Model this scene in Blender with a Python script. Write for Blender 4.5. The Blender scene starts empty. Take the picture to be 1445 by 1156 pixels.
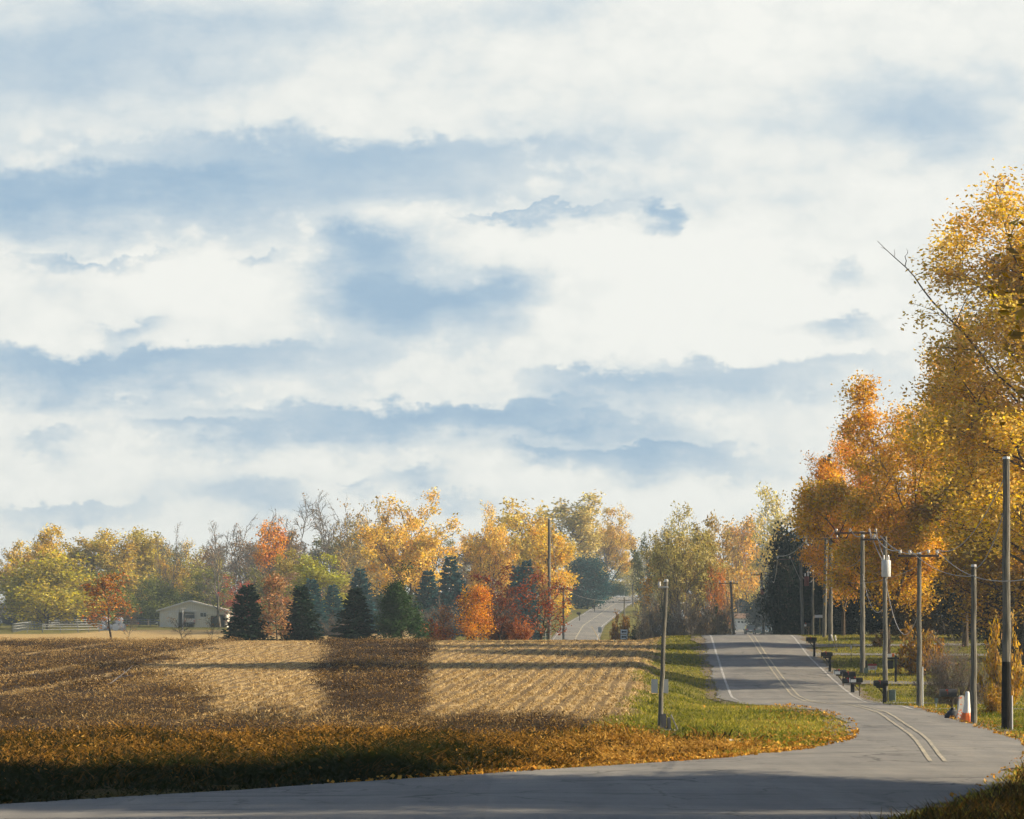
import bpy, math, random
import numpy as np
from mathutils import Vector

# ------------------------------------------------------------------ camera, sky, sun, exposure
SC = bpy.context.scene
COL = SC.collection
F = 4097.0            # focal length in photo pixels (photo is 1445 wide)
EYE = 2.9             # eye height above the near road
HOR = 900.0           # photo row of the eye level
cam_d = bpy.data.cameras.new('camera')
cam = bpy.data.objects.new('camera', cam_d); COL.objects.link(cam)
cam.location = (0, 0, EYE); cam.rotation_euler = (math.pi/2, 0, 0)
cam_d.sensor_fit = 'HORIZONTAL'; cam_d.sensor_width = 36.0
cam_d.lens = 36.0*F/1445.0
cam_d.shift_y = (HOR-578.0)/1445.0
cam_d.clip_start = 0.5; cam_d.clip_end = 9000
SC.camera = cam

SUN_AZ, SUN_EL = math.radians(91), math.radians(27)      # azimuth clockwise from the view direction (+Y)
SUN_DIR = Vector((math.sin(SUN_AZ)*math.cos(SUN_EL), math.cos(SUN_AZ)*math.cos(SUN_EL), math.sin(SUN_EL)))
sl = bpy.data.lights.new('sun', 'SUN'); sl.energy = 5.0; sl.angle = math.radians(0.6); sl.color = (1.0, 0.82, 0.58)
sun = bpy.data.objects.new('sun', sl); COL.objects.link(sun)
sun.rotation_euler = (-SUN_DIR).to_track_quat('-Z', 'Y').to_euler()

SC.view_settings.view_transform = 'Standard'; SC.view_settings.look = 'None'
SC.view_settings.exposure = 0.85; SC.view_settings.gamma = 1.0
SC.view_settings.use_curve_mapping = False
SC.render.engine = 'CYCLES'
cy = SC.cycles
cy.max_bounces = 5; cy.diffuse_bounces = 2; cy.glossy_bounces = 2; cy.transmission_bounces = 3
cy.transparent_max_bounces = 6; cy.volume_bounces = 0; cy.caustics_reflective = False; cy.caustics_refractive = False
cy.use_denoising = True
cy.use_adaptive_sampling = True; cy.adaptive_threshold = 0.035; cy.adaptive_min_samples = 16; cy.use_light_tree = False


class NT:
    """small helper to wire shader nodes"""
    def __init__(s, tree):
        s.t = tree; s.n = tree.nodes; s.l = tree.links; s.n.clear()
    def new(s, typ, **kw):
        n = s.n.new(typ)
        for k, v in kw.items(): setattr(n, k, v)
        return n
    def put(s, sock, v):
        if hasattr(v, 'is_output'): s.l.new(v, sock)
        else:
            if isinstance(v, tuple) and len(v) == 3 and sock.type == 'RGBA': v = v+(1.0,)
            sock.default_value = v
    def m(s, op, a, b=None, c=None, clamp=False):
        n = s.new('ShaderNodeMath', operation=op, use_clamp=clamp)
        s.put(n.inputs[0], a)
        if b is not None: s.put(n.inputs[1], b)
        if c is not None: s.put(n.inputs[2], c)
        return n.outputs[0]
    def vm(s, op, a, b=None, c=None):
        n = s.new('ShaderNodeVectorMath', operation=op)
        s.put(n.inputs[0], a)
        if b is not None: s.put(n.inputs[1], b)
        if c is not None: s.put(n.inputs[2], c)
        return n.outputs['Value'] if op in ('DOT_PRODUCT', 'LENGTH') else n.outputs[0]
    def mix(s, f, a, b, mode='MIX'):
        n = s.new('ShaderNodeMix', data_type='RGBA', blend_type=mode)
        s.put(n.inputs[0], f); s.put(n.inputs[6], a); s.put(n.inputs[7], b)
        return n.outputs[2]
    def noise(s, vec, scale, detail=4, rough=0.55, col=False):
        n = s.new('ShaderNodeTexNoise')
        if vec is not None: s.put(n.inputs['Vector'], vec)
        n.inputs['Scale'].default_value = scale; n.inputs['Detail'].default_value = detail
        n.inputs['Roughness'].default_value = rough
        return n.outputs['Color' if col else 'Fac']
    def sstep(s, x, lo, hi):
        n = s.new('ShaderNodeMapRange', interpolation_type='SMOOTHSTEP')
        s.put(n.inputs[0], x); n.inputs[1].default_value = lo; n.inputs[2].default_value = hi
        return n.outputs[0]
    def ramp(s, x, stops):
        n = s.new('ShaderNodeValToRGB'); s.put(n.inputs[0], x)
        e = n.color_ramp.elements
        e[0].position, e[0].color = stops[0][0], (*stops[0][1], 1)
        e[1].position, e[1].color = stops[-1][0], (*stops[-1][1], 1)
        for p, c in stops[1:-1]:
            k = e.new(p); k.color = (*c, 1)
        return n.outputs[0]


world = bpy.data.worlds.new('World'); SC.world = world; world.use_nodes = True
w = NT(world.node_tree)
sky = w.new('ShaderNodeTexSky', sky_type='NISHITA', sun_disc=False)
sky.sun_elevation = SUN_EL; sky.sun_rotation = SUN_AZ
sky.air_density = 1.0; sky.dust_density = 1.0; sky.ozone_density = 1.5
tc = w.new('ShaderNodeTexCoord').outputs['Generated']
sep = w.new('ShaderNodeSeparateXYZ'); w.put(sep.inputs[0], tc)
yy = w.m('MAXIMUM', sep.outputs[1], 0.08)
U = w.m('DIVIDE', sep.outputs[0], yy); V = w.m('DIVIDE', sep.outputs[2], yy)
cmb = w.new('ShaderNodeCombineXYZ'); w.put(cmb.inputs[0], U); w.put(cmb.inputs[1], V)
uv = w.vm('MULTIPLY', cmb.outputs[0], (100.0, 100.0, 0.0))          # 1 unit = about 0.57 degrees
st = w.vm('MULTIPLY', uv, (0.55, 1.25, 1.0))
wn = w.noise(st, 0.55, 6, 0.6, col=True)
wn = w.vm('SUBTRACT', wn, (0.5, 0.5, 0.5))
uvw = w.vm('ADD', uv, w.vm('MULTIPLY', wn, (3.6, 2.6, 0.0)))
wf = w.vm('SUBTRACT', w.noise(uv, 1.9, 6, 0.6, col=True), (0.5, 0.5, 0.5))
uvw2 = w.vm('ADD', uvw, w.vm('MULTIPLY', wf, (1.1, 0.9, 0.0)))
def px_uv(x, y): return ((x-722.5)/F*100.0, (HOR-y)/F*100.0)
def blobs(lst, vec, asym=False):
    acc = None
    for (cx, cy_, rx, ry, rb, a) in lst:
        u0, v0 = px_uv(cx, cy_); k = (F/rx/100.0, F/rb/100.0)
        q = w.vm('MULTIPLY_ADD', vec, (k[0], k[1], 0.0), (-u0*k[0], -v0*k[1], 0.0))
        if abs(rb-ry) > 1:          # crisper towards the top, trailing off below
            q = w.vm('MULTIPLY_ADD', w.vm('MAXIMUM', q, (0, 0, 0)), (0.0, rb/ry-1.0, 0.0), q)
        r2 = w.vm('DOT_PRODUCT', q, q)
        e = w.m('EXPONENT', w.m('MULTIPLY', r2, -1.0))
        acc = w.m('MULTIPLY', e, a) if acc is None else w.m('MULTIPLY_ADD', e, a, acc)
    return acc
soft = blobs([(60, 90, 360, 100, 100, 1.0), (400, 30, 300, 45, 45, .42), (760, 20, 120, 30, 30, .35), (840, 190, 330, 60, 80, .42), (1320, 160, 150, 60, 60, 1.0),
              (300, 290, 460, 60, 60, .42), (640, 410, 190, 60, 70, .45), (1080, 175, 60, 18, 18, .2), (330, 690, 130, 35, 35, .35), (500, 500, 260, 40, 40, .25),
              (1000, 640, 280, 40, 40, .28), (90, 560, 150, 16, 16, .25), (880, 290, 240, 16, 24, .34), (640, 590, 300, 14, 20, .22), (90, 420, 130, 30, 40, .28), (760, 560, 500, 30, 40, .12),
              (930, 420, 280, 90, 90, -.32), (570, 296, 100, 20, 20, -.45), (300, 395, 170, 45, 45, -.28), (760, 340, 150, 22, 22, -.3), (1000, 720, 300, 60, 60, -.2), (480, 150, 300, 22, 22, -.2)], uvw)
crisp = [(470, 215, 330, 32, 62, .85), (170, 262, 230, 34, 60, .85), (30, 275, 100, 30, 60, .6), (522, 362, 76, 44, 78, 1.2), (600, 425, 150, 28, 50, .8), (690, 400, 80, 30, 50, .5),
               (220, 508, 230, 18, 44, 1.05), (80, 515, 120, 16, 40, .6), (510, 592, 220, 20, 34, .9), (300, 612, 120, 14, 26, .7), (720, 578, 150, 12, 24, .75), (850, 545, 110, 22, 32, .9), (1070, 522, 170, 20, 38, 1.0),
               (1200, 455, 55, 16, 26, .8), (1180, 390, 40, 22, 26, .6), (938, 308, 26, 14, 26, .85), (800, 301, 90, 5, 14, .5), (700, 302, 60, 4, 9, .6),
               (900, 636, 150, 14, 34, .9), (765, 640, 32, 15, 22, .8), (85, 712, 130, 12, 26, .8), (60, 618, 44, 18, 26, .8), (125, 366, 90, 8, 14, .7),
               (365, 365, 35, 7, 12, .6), (590, 665, 50, 16, 24, .8), (520, 680, 26, 14, 20, .65), (170, 468, 40, 22, 34, .8), (820, 605, 150, 14, 26, .6), (640, 700, 60, 12, 18, .5), (370, 690, 80, 18, 26, .55)]
crisp = blobs([(x_, y_-.35*ry_, rx_, ry_*.55, rb_*1.3, a_) for x_, y_, rx_, ry_, rb_, a_ in crisp], uvw2)
pn = w.vm('MULTIPLY', uv, (0.62, 1.05, 1.0))
fb = w.noise(pn, 1.5, 9, 0.6)
vq = w.new('ShaderNodeTexVoronoi', feature='SMOOTH_F1'); w.put(vq.inputs['Vector'], w.vm('ADD', w.vm('MULTIPLY', uv, (0.75, 1.1, 0)), w.vm('MULTIPLY', w.noise(uv, 1.2, 5, .6, col=True), (.5, .5, 0))))
vq.inputs['Scale'].default_value = 0.9; vq.inputs['Detail'].default_value = 3.0; vq.inputs['Roughness'].default_value = 0.55; vq.inputs['Smoothness'].default_value = 0.35
puff = w.m('SUBTRACT', 0.55, vq.outputs['Distance'])                # rounded billows that bite into the blue
fb2 = w.noise(w.vm('MULTIPLY', uv, (0.20, 0.9, 1.0)), 0.9, 6, 0.55)
fb3 = w.noise(w.vm('MULTIPLY', uv, (0.5, 0.8, 1.0)), 0.45, 4, 0.5)
e0 = w.m('ADD', crisp, w.m('MULTIPLY', w.m('SUBTRACT', fb, 0.5), 0.75))
e0 = w.m('SUBTRACT', e0, w.m('MULTIPLY', puff, 0.55))
edge = w.sstep(e0, 0.16, 0.60)
depth = w.m('MULTIPLY_ADD', w.m('POWER', w.m('MINIMUM', crisp, 1.2), 1.25), 0.60, 0.04)
cr = w.m('MULTIPLY', edge, depth)
cr = w.m('MULTIPLY', cr, w.m('MULTIPLY_ADD', fb2, 0.9, 0.55))
blue = w.m('MULTIPLY_ADD', soft, 0.52, cr)
blue = w.m('ADD', blue, w.m('MULTIPLY', w.m('SUBTRACT', fb2, 0.54), 0.22))
blue = w.m('ADD', blue, w.m('MULTIPLY', w.m('SUBTRACT', fb3, 0.5), 0.30))
blue = w.m('SUBTRACT', blue, w.m('MULTIPLY', puff, 0.12))
blue = w.m('ADD', blue, 0.0, clamp=True)
K = 1/(0.06*2**0.85)
cloud = w.ramp(blue, [(x_, tuple(c_*K for c_ in rgb)) for x_, rgb in ((0.0, (.93, .935, .89)), (0.15, (.85, .87, .84)), (0.34, (.68, .75, .78)), (0.55, (.52, .63, .72)), (0.8, (.41, .55, .68)), (1.0, (.35, .50, .65)))])
# the cloud sheet covers the low sky ahead; the high dome behind it is open blue
cover = w.sstep(sep.outputs[2], 0.42, 0.24)
cover = w.m('MULTIPLY', cover, w.sstep(sep.outputs[2], -0.05, 0.0))
openness = w.sstep(sep.outputs[1], -0.4, 0.5)
cover = w.m('MULTIPLY', cover, w.m('MULTIPLY_ADD', openness, 0.8, 0.2))
bg = w.new('ShaderNodeBackground'); bg.inputs['Strength'].default_value = 0.06
w.put(bg.inputs['Color'], w.mix(cover, sky.outputs[0], cloud))
w.l.new(bg.outputs[0], w.new('ShaderNodeOutputWorld').inputs['Surface'])

# ------------------------------------------------------------------ helpers
def rng_(s): return np.random.default_rng(s)
def nrm(v): return v/np.maximum(np.linalg.norm(v, axis=-1, keepdims=True), 1e-9)

def make_mesh(name, V_, faces, mats=(), tint=None, smooth=False, col=None):
    """faces: list of (M,k) int arrays; every array one polygon size"""
    me = bpy.data.meshes.new(name)
    V_ = np.asarray(V_, np.float32).reshape(-1, 3)
    if not isinstance(faces, list): faces = [faces]
    faces = [np.asarray(f, np.int32) for f in faces if len(f)]
    me.vertices.add(len(V_)); me.vertices.foreach_set('co', V_.ravel())
    nl = sum(f.size for f in faces); nf = sum(len(f) for f in faces)
    me.loops.add(nl); me.polygons.add(nf)
    me.loops.foreach_set('vertex_index', np.concatenate([f.ravel() for f in faces]))
    tot = np.concatenate([np.full(len(f), f.shape[1], np.int32) for f in faces])
    st_ = np.concatenate([[0], np.cumsum(tot)[:-1]]).astype(np.int32)
    me.polygons.foreach_set('loop_start', st_)
    try: me.polygons.foreach_set('loop_total', tot)
    except Exception: pass
    me.polygons.foreach_set('use_smooth', np.full(nf, smooth))
    for m_ in mats: me.materials.append(m_)
    if tint is not None:
        a = me.attributes.new('tint', 'FLOAT', 'FACE'); a.data.foreach_set('value', np.asarray(tint, np.float32))
    if col is not None:
        a = me.attributes.new('zone', 'FLOAT_COLOR', 'POINT'); a.data.foreach_set('color', np.asarray(col, np.float32).ravel())
    me.update(calc_edges=True); me.validate()
    return me

class MB:
    """collects boxes, prisms and tubes into one mesh"""
    def __init__(s): s.v = []; s.f = {}; s.n = 0
    def add(s, V_, Fs):
        V_ = np.asarray(V_, float).reshape(-1, 3)
        for f in Fs:
            f = np.asarray(f, int)
            if f.ndim == 1: f = f[None]
            s.f.setdefault(f.shape[1], []).append(f+s.n)
        s.v.append(V_); s.n += len(V_)
        return s
    def box(s, x0, x1, y0, y1, z0, z1, bev=0.0):
        b = bev
        if b <= 0:
            v = [(x, y, z) for z in (z0, z1) for y in (y0, y1) for x in (x0, x1)]
            return s.add(v, [[(0, 2, 3, 1), (4, 5, 7, 6), (0, 1, 5, 4), (2, 6, 7, 3), (0, 4, 6, 2), (1, 3, 7, 5)]])
        ring = [(x0+b, y0), (x1-b, y0), (x1, y0+b), (x1, y1-b), (x1-b, y1), (x0+b, y1), (x0, y1-b), (x0, y0+b)]
        cx, cy2 = (x0+x1)/2, (y0+y1)/2
        sx = (x1-x0-2*b)/(x1-x0); sy = (y1-y0-2*b)/(y1-y0)
        small = [(cx+(p-cx)*sx, cy2+(q-cy2)*sy) for p, q in ring]
        v = [(p, q, z0) for p, q in small]+[(p, q, z0+b) for p, q in ring]+[(p, q, z1-b) for p, q in ring]+[(p, q, z1) for p, q in small]
        fs = [(i+8*k, (i+1) % 8+8*k, (i+1) % 8+8*k+8, i+8*k+8) for k in range(3) for i in range(8)]
        return s.add(v, [fs, [tuple(range(7, -1, -1)), tuple(range(24, 32))]])
    def prism(s, poly, y0, y1):
        """poly in x,z extruded along y"""
        n = len(poly)
        v = [(x, y0, z) for x, z in poly]+[(x, y1, z) for x, z in poly]
        return s.add(v, [[(i, (i+1) % n, (i+1) % n+n, i+n) for i in range(n)], [tuple(range(n-1, -1, -1))], [tuple(range(n, 2*n))]])
    def prismx(s, poly, x0, x1):
        n = len(poly)
        v = [(x0, y, z) for y, z in poly]+[(x1, y, z) for y, z in poly]
        return s.add(v, [[(i, (i+1) % n, (i+1) % n+n, i+n) for i in range(n)], [tuple(range(n-1, -1, -1))], [tuple(range(n, 2*n))]])
    def tube(s, pts, rad, n=6, cap=True):
        V_, Fq = tube(pts, rad, n)
        s.add(V_, [Fq])
        if cap:
            k = len(pts)
            s.add(V_[:n], [[tuple(range(n-1, -1, -1))]]); s.add(V_[(k-1)*n:], [[tuple(range(n))]])
        return s
    def mesh(s, name, mat, smooth=False):
        return make_mesh(name, np.concatenate(s.v), [np.concatenate(q) for q in s.f.values()], [mat] if mat else [], smooth=smooth)

def tube(pts, rad, n=6):
    pts = np.asarray(pts, float); k = len(pts)
    rad = np.broadcast_to(np.asarray(rad, float), (k,))
    d = np.gradient(pts, axis=0); d = nrm(d)
    ref = np.where(np.abs(d[:, 2:3]) > 0.9, np.array([[1., 0, 0]]), np.array([[0, 0, 1.]]))
    if np.abs(d[:, 2]).max() > 0.9: ref = np.broadcast_to(np.array([[1., 0.03, 0]]), d.shape)
    a = nrm(np.cross(d, ref)); b = np.cross(d, a)
    th = np.arange(n)/n*2*np.pi
    ring = pts[:, None]+rad[:, None, None]*(np.cos(th)[None, :, None]*a[:, None]+np.sin(th)[None, :, None]*b[:, None])
    i = np.arange(k-1)[:, None]*n; j = np.arange(n)[None]; jn = (j+1) % n
    f = np.stack([i+j, i+jn, i+n+jn, i+n+j], -1).reshape(-1, 4)
    return ring.reshape(-1, 3), f

def obj(name, me, parent=None, loc=None):
    o = bpy.data.objects.new(name, me); COL.objects.link(o)
    if parent: o.parent = parent
    if loc is not None: o.location = loc
    return o
def tag(o, label, cat, group=None):
    o['label'] = label; o['category'] = cat
    if group: o['group'] = group
    return o
def thing(name, label, cat, loc, rz=0.0, group=None):
    o = bpy.data.objects.new(name, None); COL.objects.link(o)
    o.empty_display_size = 0.3; o.location = loc; o.rotation_euler = (0, 0, rz)
    return tag(o, label, cat, group)
def struct(name, me, kind='structure'):
    o = obj(name, me); o['kind'] = kind; return o

def mat_new(name):
    m_ = bpy.data.materials.new(name); m_.use_nodes = True
    t = NT(m_.node_tree); out = t.new('ShaderNodeOutputMaterial')
    return m_, t, out
def mat_plain(name, col, rough=0.7, var=0.25, scale=6.0, metal=0.0, spec=0.3):
    m_, t, out = mat_new(name)
    p = t.new('ShaderNodeBsdfPrincipled'); tc_ = t.new('ShaderNodeTexCoord').outputs['Object']
    nz = t.noise(tc_, scale, 5, 0.6)
    k = t.m('MULTIPLY_ADD', nz, 2*var, 1-var)
    g = t.new('ShaderNodeCombineColor'); 
    for i in range(3): t.put(g.inputs[i], t.m('MULTIPLY', k, col[i]))
    t.put(p.inputs['Base Color'], g.outputs[0]); p.inputs['Roughness'].default_value = rough
    p.inputs['Metallic'].default_value = metal; p.inputs['Specular IOR Level'].default_value = spec
    t.l.new(p.outputs[0], out.inputs['Surface'])
    return m_
def mat_wood(name, a, b, grain=(9, 9, 0.5)):
    m_, t, out = mat_new(name)
    p = t.new('ShaderNodeBsdfPrincipled'); tc_ = t.new('ShaderNodeTexCoord').outputs['Object']
    v = t.vm('MULTIPLY', tc_, grain)
    nz = t.noise(v, 2.0, 6, 0.65)
    t.put(p.inputs['Base Color'], t.mix(t.sstep(nz, 0.35, 0.68), a, b)); p.inputs['Roughness'].default_value = 0.85
    p.inputs['Specular IOR Level'].default_value = 0.15
    bp = t.new('ShaderNodeBump'); bp.inputs['Strength'].default_value = 0.4; bp.inputs['Distance'].default_value = 0.02
    t.put(bp.inputs['Height'], nz); t.l.new(bp.outputs[0], p.inputs['Normal'])
    t.l.new(p.outputs[0], out.inputs['Surface'])
    return m_
def mat_leaf(name, stops=None, trans=0.42, use_obj=True):
    """foliage: colour from the object's own colour (or a ramp over the per-leaf tint), each leaf varied; light passes through"""
    m_, t, out = mat_new(name)
    tint = t.new('ShaderNodeAttribute', attribute_name='tint').outputs['Fac']
    if use_obj:
        oc = t.new('ShaderNodeObjectInfo').outputs['Color']
        h = t.new('ShaderNodeHueSaturation'); t.put(h.inputs['Color'], oc)
        t.put(h.inputs['Hue'], t.m('MULTIPLY_ADD', tint, 0.05, 0.48))
        t.put(h.inputs['Saturation'], t.m('MULTIPLY_ADD', t.m('FRACT', t.m('MULTIPLY', tint, 7.3)), 0.35, 0.82))
        t.put(h.inputs['Value'], t.m('MULTIPLY_ADD', t.m('FRACT', t.m('MULTIPLY', tint, 13.7)), 0.85, 0.6))
        c = h.outputs[0]
    else:
        c = t.ramp(tint, stops)
    d = t.new('ShaderNodeBsdfDiffuse'); t.put(d.inputs['Color'], c)
    tr = t.new('ShaderNodeBsdfTranslucent'); t.put(tr.inputs['Color'], c)
    mx = t.new('ShaderNodeMixShader'); mx.inputs[0].default_value = trans
    t.l.new(d.outputs[0], mx.inputs[1]); t.l.new(tr.outputs[0], mx.inputs[2])
    t.l.new(mx.outputs[0], out.inputs['Surface'])
    return m_

# ------------------------------------------------------------------ terrain (heights are relative to the eye, then lifted by EYE)
near_road = [(-300, -2.9), (40, -2.9), (50, -3.0), (82, -3.0), (100, -3.05), (120, -3.1), (130, -3.14), (140, -3.3), (148, -3.36), (155, -3.2), (170, -2.5),
             (195, -1.2), (215, -.1), (222, .15)]
near_field = [(-300, -2.9), (40, -2.9), (50, -3.0), (80, -3.05), (100, -2.95), (130, -2.45), (170, -1.5), (215, -.4), (228, -.28)]
near_ditch = [(-300, -2.9), (40, -2.9), (50, -3.0), (70, -3.0), (85, -3.2), (98, -3.1), (115, -3.0), (130, -2.92), (155, -2.6), (170, -2.1), (195, -1.1), (215, -.15), (222, .02)]
far = {
 'left': [(245, -.4), (280, -.9), (320, -.6), (360, 0), (420, .75), (480, 1.75), (560, 2.6), (700, 3.5), (1000, 5), (4000, 5)],
 'mid': [(245, -.4), (290, -.8), (340, 0), (420, .8), (470, 1.5), (540, 3.0), (600, 4.5), (700, 6), (1000, 7), (4000, 6)],
 'hill': [(245, -.25), (300, -1), (380, -.8), (420, -.2), (470, 1.84), (540, 4.2), (600, 6.4), (680, 9.6), (720, 10), (1000, 9), (4000, 6)],
 'road': [(232, .1), (260, -.8), (350, -2.4), (450, -1), (530, .6), (600, 1.5), (700, 3), (1000, 5), (4000, 6)],
 'right': [(232, .2), (260, .3), (350, .2), (450, .4), (530, 1.0), (700, 3), (1000, 5), (4000, 6)],
}
COLS = [(-0.20, near_field+far['left']), ((330-722.5)/F, near_field+far['left']), ((600-722.5)/F, near_field+far['mid']), ((770-722.5)/F, near_field+far['hill']),
        ((895-722.5)/F, near_field+far['hill']), ((948-722.5)/F, near_ditch+far['road']), ((1000-722.5)/F, near_road+far['road']),
        ((1150-722.5)/F, near_road+far['road']), ((1260-722.5)/F, near_road+far['right']), (0.25, near_road+far['right'])]
_Yg = np.concatenate([np.arange(-300, 300, 1.0), np.arange(300, 4001, 4.0)])
def _prof(p):
    p = np.array(p); z = np.interp(_Yg, p[:, 0], p[:, 1])
    k = np.exp(-np.linspace(-2, 2, 9)**2); k /= k.sum()
    z1 = np.convolve(np.pad(z, 4, 'edge'), k, 'valid')
    return z1
_PZ = np.array([_prof(p) for _, p in COLS]); _PU = np.array([u for u, _ in COLS])
def hills(X, Y): return 0
def ground(X, Y):
    X = np.asarray(X, float); Y = np.asarray(Y, float)
    u = np.clip(X/np.maximum(Y, 30.0), _PU[0], _PU[-1])
    i = np.clip(np.searchsorted(_PU, u, side='right')-1, 0, len(_PU)-2)
    t = (u-_PU[i])/(_PU[i+1]-_PU[i]); t = t*t*(3-2*t)
    yi = np.interp(Y, _Yg, np.arange(len(_Yg))); j = np.clip(yi.astype(int), 0, len(_Yg)-2); fy = yi-j
    z0 = _PZ[i, j]*(1-fy)+_PZ[i, j+1]*fy; z1 = _PZ[i+1, j]*(1-fy)+_PZ[i+1, j+1]*fy
    z = z0*(1-t)+z1*t
    z = z+0.010*np.sin(X*0.9+0.3*Y)*np.sin(Y*0.55)*np.clip((Y-55)/20, 0, 1)
    return z+EYE
def pxY(px, Y): return (px-722.5)*Y/F
def at(px, py, Y): return np.array([(px-722.5)*Y/F, Y, EYE+(HOR-py)*Y/F])
def on(px, Y):
    X = pxY(px, Y); return (float(X), float(Y), float(ground(X, Y)))

def table(rows, sig=3.0):
    r = np.array(rows, float); g = np.arange(-20, 760, 0.5)
    v = np.interp(g, r[:, 0], r[:, 1])
    k = np.exp(-0.5*(np.arange(-12, 13)*0.5/sig)**2); k /= k.sum()
    v = np.convolve(np.pad(v, 12, 'edge'), k, 'valid')
    return lambda Y: np.interp(Y, g, v)
XL = table([(-20, -60), (20, -33), (35, -20.5), (45, -13), (51, -8.8), (57, -4.6), (63, -.35), (70, 4.7), (77, 8.0), (83, 9.5), (88, 10.3), (98, 11.4), (105, 12.1), (115, 12.7), (128, 12.6),
            (140, 11.8), (152, 11.0), (170, 11.9), (222, 14.6), (250, 15.6), (300, 15.6), (350, 18.6), (400, 24), (450, 30.5), (530, 37.5), (620, 42), (760, 50)], 1.6)
XR = table([(-20, -30), (20, -6), (35, 1.5), (45, 5.5), (53, 8.2), (64, 11.0), (75, 13.5), (81, 14.4), (104, 16.1), (128, 17.8), (161, 18.9), (191, 20.1), (222, 21.8), (250, 22.4), (300, 22.4),
            (350, 25.5), (400, 31), (450, 37.5), (530, 44.5), (620, 49), (760, 57)], 2.5)
XC = table([(0, 8), (60, 9.1), (71, 10.3), (85, 11.9), (98, 13.1), (115, 14.7), (128, 15.2), (152, 14.95), (181, 16.2), (222, 18.15), (250, 19), (300, 19), (350, 22), (400, 27.5), (530, 41), (760, 53)], 3)
def road_z(X, Y):
    xc = (XL(Y)+XR(Y))/2; hw = np.maximum((XR(Y)-XL(Y))/2, 1)
    edge = ground(np.clip(xc, XL(Y), XR(Y)), Y)
    return edge+0.07+0.07*(1-np.clip(np.abs(X-xc)/hw, 0, 1))
FXC = table([(380, 8.2), (420, 9.2), (470, 11.5), (540, 16.3), (600, 20.4), (680, 27.6), (760, 34)], 6)

def noise2(X, Y, s, seed=0):
    """cheap smooth value noise"""
    r = rng_(seed); T = r.random((64, 64))
    x = X/s; y = Y/s; i = np.floor(x).astype(int); j = np.floor(y).astype(int); fx = x-i; fy = y-j
    fx = fx*fx*(3-2*fx); fy = fy*fy*(3-2*fy)
    g = lambda a, b: T[a % 64, b % 64]
    return (g(i, j)*(1-fx)+g(i+1, j)*fx)*(1-fy)+(g(i, j+1)*(1-fx)+g(i+1, j+1)*fx)*fy
def sst(x, a, b):
    t = np.clip((x-a)/(b-a), 0, 1); return t*t*(3-2*t)

def field_edge(Y): return np.interp(Y, [40, 95, 110, 132, 170, 222, 240], [-3, 3.6, 5.0, 6.4, 8.7, 12.1, 13.2])
def zones(X, Y):
    """where the plan is field (dark crop / pale stubble), weeds or grass"""
    n = (noise2(X, Y, 3.0, 5)-.5)*2
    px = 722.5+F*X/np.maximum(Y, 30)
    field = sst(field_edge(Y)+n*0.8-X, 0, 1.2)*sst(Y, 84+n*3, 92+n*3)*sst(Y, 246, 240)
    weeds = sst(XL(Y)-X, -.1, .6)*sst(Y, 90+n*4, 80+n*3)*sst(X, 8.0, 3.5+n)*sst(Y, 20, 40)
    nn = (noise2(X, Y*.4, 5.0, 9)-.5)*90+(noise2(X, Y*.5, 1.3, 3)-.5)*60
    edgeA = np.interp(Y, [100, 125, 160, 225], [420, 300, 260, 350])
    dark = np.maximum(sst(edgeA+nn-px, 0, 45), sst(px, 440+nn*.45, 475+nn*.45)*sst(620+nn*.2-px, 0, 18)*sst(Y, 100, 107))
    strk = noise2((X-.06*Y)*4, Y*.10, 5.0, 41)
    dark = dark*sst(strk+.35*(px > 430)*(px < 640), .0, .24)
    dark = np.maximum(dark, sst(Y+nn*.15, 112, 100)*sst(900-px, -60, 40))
    return field, weeds, field*dark
# ground sheet
gx = np.concatenate([-np.geomspace(900, 130, 12), np.arange(-126, -34, 3.0), np.arange(-33, 42, 0.6), np.arange(43, 130, 3.0), np.geomspace(133, 900, 12)])
gy = np.concatenate([np.arange(-140, 10, 25.0), np.arange(14, 44, 2.0), np.arange(45, 262, 0.8), np.arange(263, 760, 4.0), np.geomspace(770, 1500, 14)])
GX, GY = np.meshgrid(gx, gy)
GZ = ground(GX, GY)
inroad = np.minimum(GX-XL(GY), XR(GY)-GX)
GZ = GZ-0.25*sst(inroad, 0.35, 0.9)*(GY < 700)
fr = 3.5-np.abs(GX-FXC(GY)); GZ = GZ-0.4*sst(fr, 0.0, 1.5)*((GY > 375) & (GY < 760))
fz, wz, dz = zones(GX, GY)
rows_ = 0.05*np.sin((GX-0.06*GY)/0.76*2*np.pi)*0
GZ += fz*((noise2(GX, GY, 1.3, 21)-.5)*0.16+rows_)+wz*(noise2(GX, GY, 1.1, 22)-.3)*0.25
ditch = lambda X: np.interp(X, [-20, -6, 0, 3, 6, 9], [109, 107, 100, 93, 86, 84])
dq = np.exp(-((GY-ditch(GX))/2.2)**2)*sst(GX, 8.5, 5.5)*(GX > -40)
GZ -= 0.45*dq
ny, nx = GX.shape
idx = np.arange(ny*nx).reshape(ny, nx)
gf = np.stack([idx[:-1, :-1], idx[:-1, 1:], idx[1:, 1:], idx[1:, :-1]], -1).reshape(-1, 4)
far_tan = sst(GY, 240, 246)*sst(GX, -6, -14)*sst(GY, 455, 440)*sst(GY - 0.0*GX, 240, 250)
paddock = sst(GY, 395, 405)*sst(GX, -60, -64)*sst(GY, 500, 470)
dz = np.clip(dz+dq*fz, 0, 1); wz = np.clip(wz+.8*dq, 0, 1)  # ditch shadow painted in as darker soil and weed ground
zone = np.stack([fz, wz, dz, np.clip(far_tan-paddock, 0, 1)], -1)

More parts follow.
